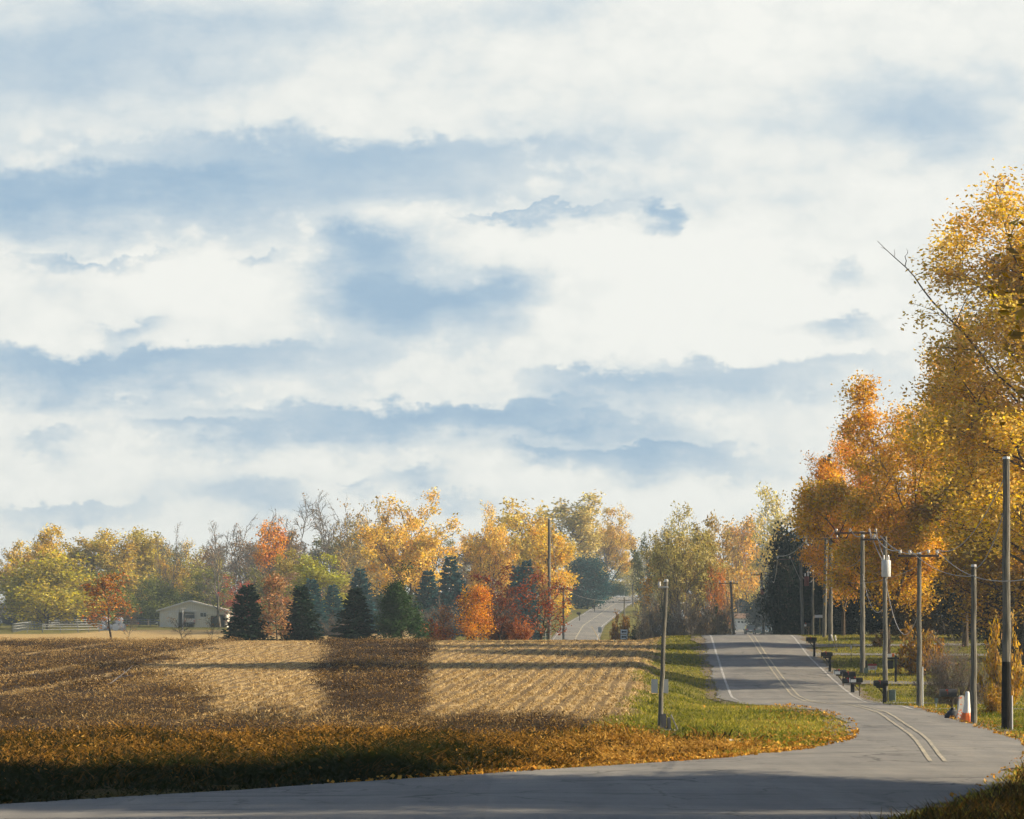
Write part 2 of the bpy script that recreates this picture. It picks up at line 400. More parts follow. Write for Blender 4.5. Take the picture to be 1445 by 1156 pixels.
m_ground, t, out = mat_new('ground_soil_and_grass')
za = t.new('ShaderNodeAttribute', attribute_name='zone'); zs = t.new('ShaderNodeSeparateColor'); t.put(zs.inputs[0], za.outputs['Color'])
pos = t.new('ShaderNodeNewGeometry').outputs['Position']
n1 = t.noise(pos, 0.35, 6, 0.6); n2 = t.noise(pos, 3.5, 6, 0.7); n3 = t.noise(t.vm('MULTIPLY', pos, (1.3, 0.12, 1)), 2.0, 5, 0.6)
grass = t.mix(t.sstep(n1, 0.35, 0.65), (0.12, 0.135, 0.024), (0.22, 0.19, 0.04))
grass = t.mix(t.sstep(n2, 0.4, 0.7), grass, (0.11, 0.085, 0.03))
straw = t.mix(t.sstep(n2, 0.35, 0.65), (0.34, 0.24, 0.115), (0.60, 0.45, 0.23))
straw = t.mix(t.sstep(n3, 0.5, 0.75), straw, (0.15, 0.095, 0.045))
rw = t.new('ShaderNodeSeparateXYZ'); t.put(rw.inputs[0], pos)
ph = t.m('MULTIPLY', t.m('SUBTRACT', rw.outputs[0], t.m('MULTIPLY', rw.outputs[1], 0.06)), 2*math.pi/0.76)
rowm = t.sstep(t.m('COSINE', ph), 0.3, -0.6)
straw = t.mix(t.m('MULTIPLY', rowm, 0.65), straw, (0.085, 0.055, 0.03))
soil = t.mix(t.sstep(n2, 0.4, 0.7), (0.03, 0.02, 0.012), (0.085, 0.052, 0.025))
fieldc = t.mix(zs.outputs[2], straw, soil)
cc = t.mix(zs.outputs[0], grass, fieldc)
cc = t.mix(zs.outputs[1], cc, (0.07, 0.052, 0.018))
tan = t.mix(t.sstep(n2, 0.3, 0.7), (0.36, 0.25, 0.10), (0.52, 0.38, 0.17))
cc = t.mix(za.outputs['Alpha'], cc, tan)
p = t.new('ShaderNodeBsdfPrincipled'); t.put(p.inputs['Base Color'], cc); p.inputs['Roughness'].default_value = 0.95; p.inputs['Specular IOR Level'].default_value = 0.05
bp = t.new('ShaderNodeBump'); bp.inputs['Strength'].default_value = 0.8; bp.inputs['Distance'].default_value = 0.12
t.put(bp.inputs['Height'], n2); t.l.new(bp.outputs[0], p.inputs['Normal']); t.l.new(p.outputs[0], out.inputs['Surface'])
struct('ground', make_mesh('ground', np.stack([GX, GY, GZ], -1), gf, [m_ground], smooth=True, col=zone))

# ------------------------------------------------------------------ roads
m_asph, t, out = mat_new('worn_asphalt')
pos = t.new('ShaderNodeNewGeometry').outputs['Position']
fine = t.noise(pos, 28, 3, 0.7); big = t.noise(t.vm('MULTIPLY', pos, (0.9, 0.12, 1)), 1.1, 6, 0.6); cross = t.noise(t.vm('MULTIPLY', pos, (0.05, 0.6, 1)), 1.0, 5, 0.65)
tone = t.m('ADD', t.m('MULTIPLY', big, 0.5), t.m('MULTIPLY', cross, 0.5))
c = t.ramp(tone, [(0.3, (0.15, 0.15, 0.142)), (0.52, (0.235, 0.23, 0.212)), (0.72, (0.34, 0.32, 0.275))])
c = t.mix(t.m('MULTIPLY', t.sstep(fine, 0.45, 0.75), 0.35), c, (0.06, 0.06, 0.06))
wv = t.new('ShaderNodeTexWave', wave_type='BANDS', bands_direction='Y'); t.put(wv.inputs['Vector'], pos)
wv.inputs['Scale'].default_value = 0.055; wv.inputs['Distortion'].default_value = 6.0; wv.inputs['Detail'].default_value = 3; wv.inputs['Detail Scale'].default_value = 0.6
c = t.mix(t.m('MULTIPLY', t.m('MULTIPLY', t.sstep(wv.outputs['Fac'], 0.985, 0.999), t.sstep(t.noise(pos, 0.25, 3, .6), .45, .65)), 0.6), c, (0.045, 0.045, 0.048))
vo = t.new('ShaderNodeTexVoronoi', feature='DISTANCE_TO_EDGE'); vo.inputs['Scale'].default_value = 0.42
t.put(vo.inputs['Vector'], t.vm('ADD', t.vm('MULTIPLY', pos, (1, .7, 1)), t.vm('MULTIPLY', t.noise(pos, 1.2, 5, .6, col=True), (1.1, 1.1, 0))))
crack = t.m('MULTIPLY', t.sstep(vo.outputs['Distance'], 0.018, 0.006), t.sstep(t.noise(pos, 0.12, 3, .6), .42, .6))
c = t.mix(t.m('MULTIPLY', crack, 0.75), c, (0.04, 0.04, 0.04))
vp = t.new('ShaderNodeTexVoronoi'); vp.inputs['Scale'].default_value = 0.13; t.put(vp.inputs['Vector'], t.vm('MULTIPLY', pos, (1, .35, 1)))
pv_ = t.new('ShaderNodeSeparateColor'); t.put(pv_.inputs[0], vp.outputs['Color'])
c = t.mix(t.m('MULTIPLY', t.sstep(pv_.outputs[0], .72, .76), .14), c, (0.07, 0.07, 0.072))
p = t.new('ShaderNodeBsdfPrincipled'); t.put(p.inputs['Base Color'], c); p.inputs['Roughness'].default_value = 0.8; p.inputs['Specular IOR Level'].default_value = 0.25
bp = t.new('ShaderNodeBump'); bp.inputs['Strength'].default_value = 0.25; bp.inputs['Distance'].default_value = 0.01
t.put(bp.inputs['Height'], fine); t.l.new(bp.outputs[0], p.inputs['Normal']); t.l.new(p.outputs[0], out.inputs['Surface'])
def mat_paint(name, col):
    m_, t, out = mat_new(name)
    pos = t.new('ShaderNodeNewGeometry').outputs['Position']
    nz = t.noise(pos, 5.0, 6, 0.7)
    c = t.mix(t.sstep(nz, 0.38, 0.66), (0.19, 0.185, 0.17), col)
    p = t.new('ShaderNodeBsdfPrincipled'); t.put(p.inputs['Base Color'], c); p.inputs['Roughness'].default_value = 0.7
    t.l.new(p.outputs[0], out.inputs['Surface']); return m_
m_white = mat_paint('worn_white_paint', (0.72, 0.72, 0.70)); m_yel = mat_paint('worn_yellow_paint', (0.64, 0.57, 0.38))
def strip(name, rows, mat, nw=2, z=None):
    """rows: (Y, [x ...]) sheets following the road"""
    V_ = []; 
    for Y, xs in rows: V_ += [(x, Y, float(z(x, Y))) for x in xs]
    k = len(rows[0][1]); n = len(rows)
    i = np.arange(n*k).reshape(n, k)
    f = np.stack([i[:-1, :-1], i[:-1, 1:], i[1:, 1:], i[1:, :-1]], -1).reshape(-1, 4)
    return make_mesh(name, V_, f, [mat], smooth=True)
Ys = np.concatenate([np.arange(-20, 40, 2.0), np.arange(40, 262, 0.8), np.arange(262, 760, 3.0)])
ragged = lambda Y, s: (noise2(np.array([s*50.0]), np.array([Y]), .9, 31)[0]-.5)*0.55+(noise2(np.array([s*70.0]), np.array([Y]), 3.5, 32)[0]-.5)*0.5
rows = []
for Y in Ys:
    a, b = XL(Y)-0.05+ragged(Y, 1), XR(Y)+0.05+ragged(Y, 2); m_ = (XL(Y)+XR(Y))/2
    rows.append((Y, [a, (a+m_)/2, m_, (m_+b)/2, b]))
struct('road', strip('road', rows, m_asph, z=road_z))
m_grav = mat_plain('gravel_shoulder', (0.17, 0.135, 0.09), 0.95, 0.45, 7)
rows = []
for Y in np.arange(40, 262, 0.8):
    a, b = XL(Y)-0.75+1.4*ragged(Y, 3), XR(Y)+0.7+1.4*ragged(Y, 4); rows.append((Y, [a, XL(Y)+.4, (XL(Y)+XR(Y))/2, XR(Y)-.4, b]))
struct('gravel_shoulder', strip('gravel_shoulder', rows, m_grav, z=lambda x, Y: min(float(road_z(x, Y)), float(ground(x, Y))+.2)-0.035))
def line(name, xf, y0, y1, wd, mat, fade=None):
    ys = np.arange(y0, y1, 0.8)
    r = [(Y, [xf(Y)-wd/2, xf(Y)+wd/2]) for Y in ys]
    return struct(name, strip(name, r, mat, z=lambda x, Y: road_z(x, Y)+0.012))
for s in (-.17, .17): line('centre_line', lambda Y, s=s: XC(Y)+s, 68, 262, 0.10, m_yel)
line('edge_line', lambda Y: XL(Y)+0.55, 150, 262, 0.13, m_white)
line('edge_line', lambda Y: XR(Y)-0.5, 122, 262, 0.13, m_white)
rows = [(Y, [FXC(Y)-3.5, FXC(Y)-1.7, FXC(Y), FXC(Y)+1.7, FXC(Y)+3.5]) for Y in np.arange(380, 760, 3.0)]
fz_ = lambda x, Y: ground(FXC(Y), Y)+0.12-abs(x-FXC(Y))*0.01
struct('far_road', strip('far_road', rows, m_asph, z=fz_))
for s in (-3.1, 3.1):
    struct('edge_line', strip('edge_line', [(Y, [FXC(Y)+s-.07, FXC(Y)+s+.07]) for Y in np.arange(380, 700, 3.0)], m_white, z=lambda x, Y: fz_(x, Y)+.015))
struct('centre_line', strip('centre_line', [(Y, [FXC(Y)-.1, FXC(Y)+.1]) for Y in np.arange(380, 700, 3.0)], m_yel, z=lambda x, Y: fz_(x, Y)+.015))
# driveways crossing the yards on the right
m_conc = mat_plain('driveway_concrete', (0.17, 0.17, 0.165), 0.9, 0.3, 1.5)
for (yd, wd, ln, bend) in ((206, 2.6, 16, 2.0), (196, 2.4, 12, -1.0), (168, 2.6, 16, -6.0), (147, 3.0, 16, -5.0), (126.5, 2.6, 7, -2.0)):
    xs = np.linspace(XR(yd)-0.3, XR(yd)+ln, 28)
    r = []
    for q, x in enumerate(xs):
        yc = yd+bend*(q/27)**1.3; fl = 1+1.2*math.exp(-q/2.0)
        r.append([(x, yc-wd/2*fl), (x, yc), (x, yc+wd/2*fl)])
    V_ = [(x, y, float(max(ground(x, y)+0.05, road_z(x, y)+.012 if x < XR(y)+.1 else -9))) for row in r for x, y in row]
    i = np.arange(len(V_)).reshape(-1, 3)
    f = np.stack([i[:-1, :-1], i[1:, :-1], i[1:, 1:], i[:-1, 1:]], -1).reshape(-1, 4)
    struct('driveway', make_mesh('driveway', V_, f, [m_conc], smooth=True))
# lane between the two hills, with the far parking apron
xs = np.linspace(-9, 12, 12)
V_ = [(x, y, float(ground(x, y)+.06)) for x in xs for y in (566, 568, 570)]
i = np.arange(len(V_)).reshape(-1, 3)
struct('driveway', make_mesh('driveway', V_, np.stack([i[:-1, :-1], i[1:, :-1], i[1:, 1:], i[:-1, 1:]], -1).reshape(-1, 4), [m_conc]))
V_ = [(x, y, float(ground(x, y)+.06)) for x in np.linspace(40, 56, 9) for y in (515, 525, 535, 545)]
i = np.arange(len(V_)).reshape(-1, 4)
struct('parking_apron', make_mesh('parking_apron', V_, np.stack([i[:-1, :-1], i[1:, :-1], i[1:, 1:], i[:-1, 1:]], -1).reshape(-1, 4), [m_asph]))
# ------------------------------------------------------------------ trees and shrubs
m_leaf = mat_leaf('leaves', trans=.36)
m_needle = mat_leaf('needles', trans=0.2)
m_bark = mat_wood('bark', (0.045, 0.035, 0.027), (0.12, 0.095, 0.07), (5, 5, 0.8))
m_bark_grey = mat_wood('grey_bark', (0.09, 0.08, 0.07), (0.20, 0.18, 0.155), (5, 5, 0.8))

def leaf_faces(C, size, r, aspect=0.55, A=None):
    """one diamond-shaped leaf per centre"""
    n = len(C)
    if A is None: A = nrm(r.normal(size=(n, 3)))
    B = nrm(np.cross(A, r.normal(size=(n, 3))))
    s = np.asarray(size).reshape(-1, 1)
    V_ = np.stack([C-A*s*.5, C-B*s*.5*aspect+A*s*.08, C+A*s*.5, C+B*s*.5*aspect+A*s*.08], 1)
    return V_.reshape(-1, 3), np.arange(4*n).reshape(n, 4)

class Skel:
    def __init__(s, r): s.r = r; s.V = []; s.F = []; s.n = 0; s.tips = []
    def tube(s, pts, rad, k=5):
        V_, f = tube(pts, rad, k); s.V.append(V_); s.F.append(f+s.n); s.n += len(V_)
    def branch(s, p0, d, L, r0, r1, seg=4, wander=.12, up=.05, k=4):
        pts = [np.array(p0, float)]; d = np.array(d, float)
        for i in range(seg):
            d = d+s.r.normal(0, wander, 3)+np.array([0, 0, up]); d /= np.linalg.norm(d)
            pts.append(pts[-1]+d*L/seg)
        pts = np.array(pts); s.tube(pts, np.linspace(r0, r1, seg+1), k)
        return pts, d
def side(r, d, ang):
    """a direction ANG away from d, turned at random about it"""
    a = nrm(np.cross(d, r.normal(size=3))); v = d*math.cos(ang)+a*math.sin(ang); return v/np.linalg.norm(v)
def along(pts, t):
    x = t*(len(pts)-1); i = min(int(x), len(pts)-2); return pts[i]*(1-(x-i))+pts[i+1]*(x-i), nrm(pts[i+1]-pts[i])

def deciduous(seed, H=10., R=4., base=.25, n1=18, tm=.55, tw=.62, leaves=5000, size=.3, stems=1, fork=.2, clump=.35, n2=5, n3=4, twig=.02, r0=None, density_low=1.0, droop=0.0, n4=0, cone=0.0):
    r = rng_(seed); S = Skel(r)
    r0 = r0 or H*.02
    leaders = []
    if stems == 1:
        pts, _ = S.branch((0, 0, -.3), (0, 0, 1), H*.9, r0, r0*.18, 9, .045, .04, 7); leaders.append((pts, 0.0, 1.0))
    else:
        pts, d = S.branch((0, 0, -.3), (0, 0, 1), H*fork+.3, r0, r0*.8, 3, .03, .0, 8)
        for k in range(stems):
            a = 2*math.pi*(k+r.random()*.5)/stems; an = math.radians(r.uniform(14, 32))
            q, _ = S.branch(pts[-1], (math.cos(a)*math.sin(an), math.sin(a)*math.sin(an), math.cos(an)), H*(.92-fork)*r.uniform(.8, 1.0), r0*.62, r0*.1, 8, .07, .05, 6)
            leaders.append((q, fork, .95))
    twigs = []
    per = max(4, n1//len(leaders)) if stems > 1 else n1
    for pts, tlo, thi in leaders:
        az = r.random()*6.28
        for q in range(per):
            t = base+(1-base)*(q+.5*r.random())/per
            p, d = along(pts, min(.999, max(0.02, (t-tlo)/(thi-tlo) if stems > 1 else t)))
            e = math.sqrt(max(.02, 1-((t-tm)/tw)**2)) if cone <= 0 else (1-t)**cone+.06
            az += 2.4+r.normal(0, .35)
            el = math.radians(18+48*t+r.normal(0, 8))
            out_now = math.hypot(p[0], p[1])
            L = max(H*.06, (R*e-out_now*.6)/math.cos(el)*.82*r.uniform(.75, 1.1)); L = min(L, R*1.25)
            rad = max(twig*1.3, r0*.38*(1-.7*t))
            b, _ = S.branch(p, (math.cos(az)*math.cos(el), math.sin(az)*math.cos(el), math.sin(el)), L, rad, twig, 5, .12, .07-droop, 5)
            for k in range(n2):
                u = .3+.7*(k+r.random())/n2
                p2, d2 = along(b, min(.99, u)); L2 = L*.42*(1.15-.5*u)*r.uniform(.7, 1.2)
                c, _ = S.branch(p2, side(r, d2, math.radians(r.uniform(28, 55))), L2, twig*1.3, twig*.8, 3, .16, .06-droop, 3)
                for m_ in range(n3):
                    p3, d3 = along(c, min(.99, .25+.75*(m_+r.random())/n3)); L3 = L2*.5*r.uniform(.6, 1.2)
                    e3, _ = S.branch(p3, side(r, d3, math.radians(r.uniform(25, 60))), L3, twig*.8, twig*.45, 2, .2, .05-droop, 3)
                    twigs.append((p3, e3[-1], t))
                    for _k in range(n4):
                        p4, d4 = along(e3, r.uniform(.2, .95))
                        S.branch(p4, side(r, d4, math.radians(r.uniform(20, 50))), L3*r.uniform(.5, .9), twig*.6, twig*.35, 2, .2, .08, 3)
    TV = np.concatenate(S.V); TF = np.concatenate(S.F)
    if not leaves: return TV, TF, None
    P0 = np.array([a for a, b, _ in twigs]); P1 = np.array([b for a, b, _ in twigs]); T = np.array([t for _, _, t in twigs])
    wgt = r.gamma(.6 if leaves > 30000 else .8, 1, len(P0))*(density_low+(1-density_low)*sst(T, .2, .6)); wgt /= wgt.sum()
    pick = r.choice(len(P0), leaves, p=wgt); u = r.random((leaves, 1))**.7
    C = P0[pick]*(1-u)+P1[pick]*u+r.normal(0, clump*size*2.2, (leaves, 3))
    V_, f = leaf_faces(C, size*r.uniform(.6, 1.35, leaves), r)
    shade = r.random(len(P0))                      # leaves of one twig share a tint, as on a real tree
    tint = np.clip(shade[pick]*.6+r.random(leaves)*.4, 0, .999)
    return TV, TF, (V_, f, tint)

def conifer(seed, H=7., R=2., whorls=26, per=9, spray=9, size=.4, power=.8, lift=-.1, base=.03, thin=.2):
    r = rng_(seed); S = Skel(r)
    S.branch((0, 0, -.3), (0, 0, 1), H+.3, H*.02, .01, 10, .01, .05, 6)
    C = []; A = []; tt = []; sz = []
    for q in range(whorls):
        t = base+(1-base)*((q+r.random()*.6)/whorls)**1.08
        z = t*H; n = max(4, int(per*(1-.55*t))); a0 = r.random()*6.28
        for k in range(n):
            a = a0+6.283*k/n+r.normal(0, .2); L = R*((1-t)**power)*r.uniform(.72, 1.12)+.10
            el = lift+.55*t**2+r.normal(0, .08)
            d = np.array([math.cos(a)*math.cos(el), math.sin(a)*math.cos(el), math.sin(el)])
            pts, dd = S.branch((0, 0, z), d, L, .02+.012*L, .006, 3, .05, .045, 3)
            m_ = max(4, int(spray*(.35+L/R*1.3)))
            sh = r.random()
            for i in range(m_):
                u = .12+.88*(i+r.random())/m_; p, d2 = along(pts, min(u, .99))
                lat = nrm(np.cross(d2, [0, 0, 1.]))
                for sgn in (-1, 1):
                    v = nrm(d2*.75+lat*sgn*r.uniform(.3, .9)+np.array([0, 0, r.normal(-.08, .22)]))
                    s_ = size*r.uniform(.6, 1.2)*(.55+.5*(1-u)+.1)
                    C.append(p+v*s_*.4+r.normal(0, .04, 3)); A.append(v); sz.append(s_); tt.append(sh*.5+r.random()*.5)
    C = np.array(C); A = np.array(A)
    V_, f = leaf_faces(C, np.array(sz), r, .42, A)
    return np.concatenate(S.V), np.concatenate(S.F), (V_, f, np.clip(tt, 0, .999))

def shrub(seed, H=3., R=2., stems=26, leaves=0, size=.15, n2=5, n3=3, twig=.012, upright=.5):
    r = rng_(seed); S = Skel(r); tw = []
    for k in range(stems):
        a = r.random()*6.28; an = (r.random()**upright)*math.radians(72)
        d = (math.cos(a)*math.sin(an), math.sin(a)*math.sin(an), math.cos(an))
        L = 1/math.sqrt((math.sin(an)/R)**2+(math.cos(an)/H)**2)*r.uniform(.72, 1.02)
        b, _ = S.branch((r.normal(0, .12*R), r.normal(0, .12*R), -.1), d, L, twig*2.6, twig, 6, .1, .03, 4)
        for q in range(n2):
            p, dd = along(b, r.uniform(.25, .98)); c, _ = S.branch(p, side(r, dd, math.radians(r.uniform(18, 48))), L*r.uniform(.2, .42), twig*1.2, twig*.7, 3, .16, .05, 3)
            for m_ in range(n3):
                p3, d3 = along(c, r.uniform(.2, .95)); e, _ = S.branch(p3, side(r, d3, math.radians(r.uniform(20, 50))), L*r.uniform(.1, .22), twig*.8, twig*.5, 2, .2, .05, 3); tw.append((p3, e[-1]))
    TV = np.concatenate(S.V); TF = np.concatenate(S.F)
    if not leaves: return TV, TF, None
    P0 = np.array([a for a, _ in tw]); P1 = np.array([b for _, b in tw]); pick = r.integers(0, len(P0), leaves); u = r.random((leaves, 1))
    V_, f = leaf_faces(P0[pick]*(1-u)+P1[pick]*u+r.normal(0, size*.6, (leaves, 3)), size*r.uniform(.6, 1.3, leaves), r)
    tint = np.clip(r.random(len(P0))[pick]*.5+r.random(leaves)*.5, 0, .999)
    return TV, TF, (V_, f, tint)

PROTO = {}
def proto(key):
    """one mesh pair per kind of tree, shared by every tree of that kind"""
    if key in PROTO: return PROTO[key]
    k, v = key; s = sum(map(ord, k))*31+v*7
    small = dict(leaves=9000, size=.5, twig=.03)
    G = {
     'broad': lambda: deciduous(s, 14, 6, .22, 20, .58, .56, clump=.5, **small),
     'tall': lambda: deciduous(s, 18, 5, .25, 22, .6, .58, clump=.5, **small),
     'forked': lambda: deciduous(s, 16, 8, .34, 36, .62, .56, stems=5, fork=.14, clump=.5, r0=.34, n2=6, density_low=.25, **dict(small, leaves=20000, size=.42, twig=.035)),
     'sparse': lambda: deciduous(s, 15, 6, .25, 20, .6, .56, stems=2, fork=.2, clump=.5, n4=1, **dict(small, leaves=4200, size=.44)),
     'topped': lambda: deciduous(s, 15, 4.2, .66, 16, .84, .36, clump=.5, r0=.22, **dict(small, leaves=2600, size=.44)),
     'bare': lambda: deciduous(s, 15, 5, .22, 22, .6, .56, leaves=260, size=.3, stems=2, fork=.15, n2=6, n3=4, n4=2, twig=.032),
     'dense': lambda: deciduous(s, 9, 7, .06, 26, .35, .68, clump=.7, n2=6, **dict(small, leaves=11000, size=.5)),
     'near': lambda: deciduous(s, 18, 6, .22, 34, .60, .58, leaves=56000, size=.27, clump=.9, density_low=.35, n2=7, n3=5, twig=.022, r0=.32, stems=1 if v % 2 else 3, fork=.16),
     'poplar': lambda: deciduous(s, 26, 5.6, .30, 46, .52, .62, density_low=.25, leaves=90000, size=.215, clump=1.1, n2=7, n3=5, twig=.022, r0=.36),
     'young': lambda: deciduous(s, 5, 2.0, .3, 16, .5, .62, leaves=1500, size=.2, clump=.45, n2=4, n3=3, twig=.014, r0=.07),
     'sapling': lambda: deciduous(s, 3, 1.4, .3, 12, .55, .6, leaves=60, size=.14, n2=4, n3=3, twig=.012, r0=.04, n4=1),
     'column': lambda: deciduous(s, 5.5, 1.3, .12, 22, .4, .66, leaves=1700, size=.2, clump=.5, n2=4, n3=3, twig=.014, r0=.06),
     'maple': lambda: deciduous(s, 5.6, 2.4, .12, 24, .45, .64, leaves=4200, size=.19, clump=.55, stems=3, fork=.08, n2=5, n3=3, twig=.015, r0=.1),
     'twiggy': lambda: deciduous(s, 5.6, 2.0, .1, 30, .42, .66, leaves=1500, size=.18, clump=.45, stems=4, fork=.06, n2=5, n3=4, twig=.014, r0=.09, n4=1),
     'egg': lambda: deciduous(s, 4.4, 1.5, .06, 30, .36, .70, leaves=6000, size=.17, clump=.7, n2=5, n3=3, twig=.012, r0=.08),
     'spruce': lambda: conifer(s, 4.8, 1.75, 26, 10, 8, .5, .72),
     'juniper': lambda: deciduous(s, 6.2, 2.1, .04, 46, .28, .80, leaves=17000, cone=.72, size=.17, clump=.8, n2=5, n3=4, twig=.014, r0=.1),
     'fir': lambda: conifer(s, 10, 3.0, 26, 10, 9, .9, .7),
     'cedar': lambda: deciduous(s, 9, 4.2, .03, 44, .3, .78, leaves=16000, size=.34, clump=.8, n2=6, n3=3, twig=.03, r0=.2),
     'brush': lambda: shrub(s, 3.4, 2.8, 40, 500, .16, 7, 4, .014),
     'leafy': lambda: shrub(s, 2.2, 1.6, 26, 2600, .2, 5, 3, .012),
     'bush': lambda: shrub(s, 3.6, 2.2, 90, 2600, .09, 9, 5, .007, .62),
    }[k]()
    TV, TF, L = G
    allz = np.concatenate([TV, L[0]]) if L is not None else TV
    hh = np.percentile(L[0][:, 2], 99.85) if L is not None and len(L[0]) > 4000 else np.percentile(allz[:, 2], 99.7); rr = np.percentile(np.abs(allz[:, 0]), 98.5)
    crownmat = m_needle if k in ('spruce', 'fir', 'juniper', 'cedar') else m_leaf
    barkm = m_bark_grey if k in ('bare', 'sparse', 'brush', 'sapling', 'bush') else m_bark
    tm_ = make_mesh(k+'_trunk', TV, TF, [barkm], smooth=True)
    cm = make_mesh(k+'_crown', L[0], L[1], [crownmat], tint=L[2]) if L is not None else None
    PROTO[key] = (tm_, cm, hh, rr); return PROTO[key]
RT = random.Random(11)
TREES = []
def tree(name, kind, px, Y, ytop, wpx, col, label, cat='tree', group=None, v=0, rz=None, X=None, H=None, W=None):
    X = pxY(px, Y) if X is None else X
    z = float(ground(X, Y)); H = H or EYE+(HOR-ytop)*Y/F-z; W = W or wpx*Y/F
    tm_, cm, hh, rr = proto((kind, v))
    o = thing(name, label, cat, (X, Y, z-0.02), RT.uniform(0, 6.28) if rz is None else rz, group)
    o.scale = (W/2/rr, W/2/rr, H/hh)
    if max(col) > .3: col = tuple(min(.85, c_*1.12) for c_ in col)
    tn, cn = ('stems', 'foliage') if cat in ('shrub', 'bush') else ('trunk', 'crown')
    obj(tn, tm_, o)
    if cm is not None:
        c = obj(cn, cm, o); c.color = (*col, 1)
    TREES.append((name, X, Y, W)); return o

GOLD = (.72, .46, .08); YEL = (.75, .52, .08); ORG = (.66, .30, .03); RUST = (.34, .11, .045); GRN = (.16, .19, .035); YGR = (.38, .33, .05); OLV = (.22, .2, .05)
DKG = (.020, .045, .026); HAZE_TEAL = (.03, .095, .10); BRN = (.30, .17, .07); RED = (.33, .07, .04); TANL = (.5, .32, .14)  # the teal is fir green blued and lightened to paint in haze
# -- at the crest of the field
tree('red_oak', 'young', 157, 238, 806, 78, (.46, .18, .045), 'rust brown leafed young tree with a bare straight trunk, left of the shed', v=1)
tree('red_oak', 'sapling', 181, 238, 850, 32, (.5, .14, .05), 'small reddish sapling just right of the rust brown tree at the field edge', v=1)
tree('sapling', 'sapling', 257, 240, 868, 44, BRN, 'bare grey sapling in front of the open shed doorway', v=2)
tree('sapling', 'sapling', 298, 240, 866, 36, ORG, 'bare sapling with a few orange leaves in front of the shed right door', v=3)
tree('spruce', 'spruce', 349, 240, 826, 66, DKG, 'dark spruce beside the shed, leftmost of the three dark spruces')
tree('slender_tree', 'column', 391, 239, 806, 42, (.42, .22, .10), 'slender tan and pink leafed tree squeezed between two dark spruces')
tree('spruce', 'spruce', 425, 242, 827, 58, DKG, 'dark spruce right of the slender tan tree', v=1)
tree('bare_shrub', 'sapling', 462, 240, 872, 34, BRN, 'leafless grey shrub between two dark spruces at the field edge', cat='shrub', v=4)
tree('spruce', 'spruce', 501, 240, 830, 62, (.018, .04, .025), 'near black broad spruce just left of the tall green juniper', v=2)
tree('juniper', 'juniper', 568, 241, 796, 68, (.055, .10, .035), 'tall dense green juniper tree, tallest evergreen at the field edge')
tree('orange_shrub', 'leafy', 612, 243, 872, 46, (.48, .15, .035), 'rust orange low shrub at the foot of the green juniper', cat='shrub')
tree('orange_shrub', 'column', 627, 244, 852, 26, (.40, .17, .06), 'slim rusty brown leafed shrub beside the low orange shrub', cat='shrub', v=1)
tree('maple', 'maple', 690, 249, 797, 84, (.25, .055, .03), 'dark red maple standing behind the bright golden orange shrub')
tree('golden_shrub', 'egg', 669, 243, 822, 52, (.68, .30, .02), 'bright golden orange egg shaped small tree')
tree('maple', 'twiggy', 705, 245, 828, 40, (.34, .12, .06), 'pinkish brown twiggy shrub right of the bright golden orange tree', v=1)
tree('maple', 'twiggy', 763, 246, 798, 78, (.34, .085, .035), 'red brown twiggy tree with dark ascending stems left of the tall pole')
tree('orange_shrub', 'leafy', 736, 243, 868, 34, (.42, .14, .04), 'low orange brown shrub between the red maple and the twiggy red tree', cat='shrub', v=1)
tree('orange_shrub', 'leafy', 712, 247, 876, 40, (.30, .12, .05), 'low brown red shrub below the pinkish twiggy shrub', cat='shrub', v=2)
# -- middle row of blue green evergreens and coloured trees beyond the crest
for i, (px, Y, yt, wp, lab) in enumerate([
    (440, 330, 818, 44, 'blue green evergreen behind the second dark spruce'), (470, 345, 826, 40, 'blue green evergreen filling the gap left of the yellow green tree'),
    (508, 350, 803, 44, 'pointed blue green fir left of the green juniper'), 
    (604, 345, 806, 44, 'pointed blue green fir right of the green juniper'), (636, 360, 786, 50, 'taller hazy blue green fir under the golden forked tree'),
    (652, 345, 820, 36, 'short blue green fir left of the dark red maple'), (743, 355, 792, 42, 'blue green fir between the red maple and the twiggy red tree'),
    (728, 365, 800, 40, 'hazy blue green fir behind the red maple')]):
    tree('fir', 'fir', px, Y+38, yt, wp*1.15, HAZE_TEAL, lab, v=i % 3)
tree('pine', 'cedar', 829, 585, 783, 66, HAZE_TEAL, 'large rounded blue green pine beside the far road')
tree('pine', 'cedar', 866, 690, 824, 40, (.05, .09, .04), 'low green pine on the verge near the top of the far road', v=1)
tree('brush', 'brush', 480, 310, 866, 60, BRN, 'greyish brush behind the gap between the two right spruces', cat='shrub')
tree('brush', 'brush', 630, 330, 842, 90, (.3, .2, .13), 'grey brown brush behind the orange shrubs', cat='shrub', v=1)
tree('brush', 'brush', 700, 330, 838, 80, (.3, .2, .13), 'pale brown brush below the gold tree and behind the red maple', cat='shrub')
tree('red_tree', 'maple', 338, 420, 812, 54, (.42, .10, .07), 'hazy pinkish red tree beside the right end of the shed')
tree('yellow_tree', 'broad', 452, 400, 782, 90, (.40, .38, .05), 'yellow green leafy tree behind the dark spruces')
tree('yellow_tree', 'broad', 412, 430, 776, 60, (.36, .28, .06), 'dull yellow tree left of the yellow green leafy tree', v=1)
tree('pinkish_tree', 'sparse', 420, 425, 806, 60, (.42, .25, .16), 'low pale pinkish tree behind the slender tan tree', v=1)
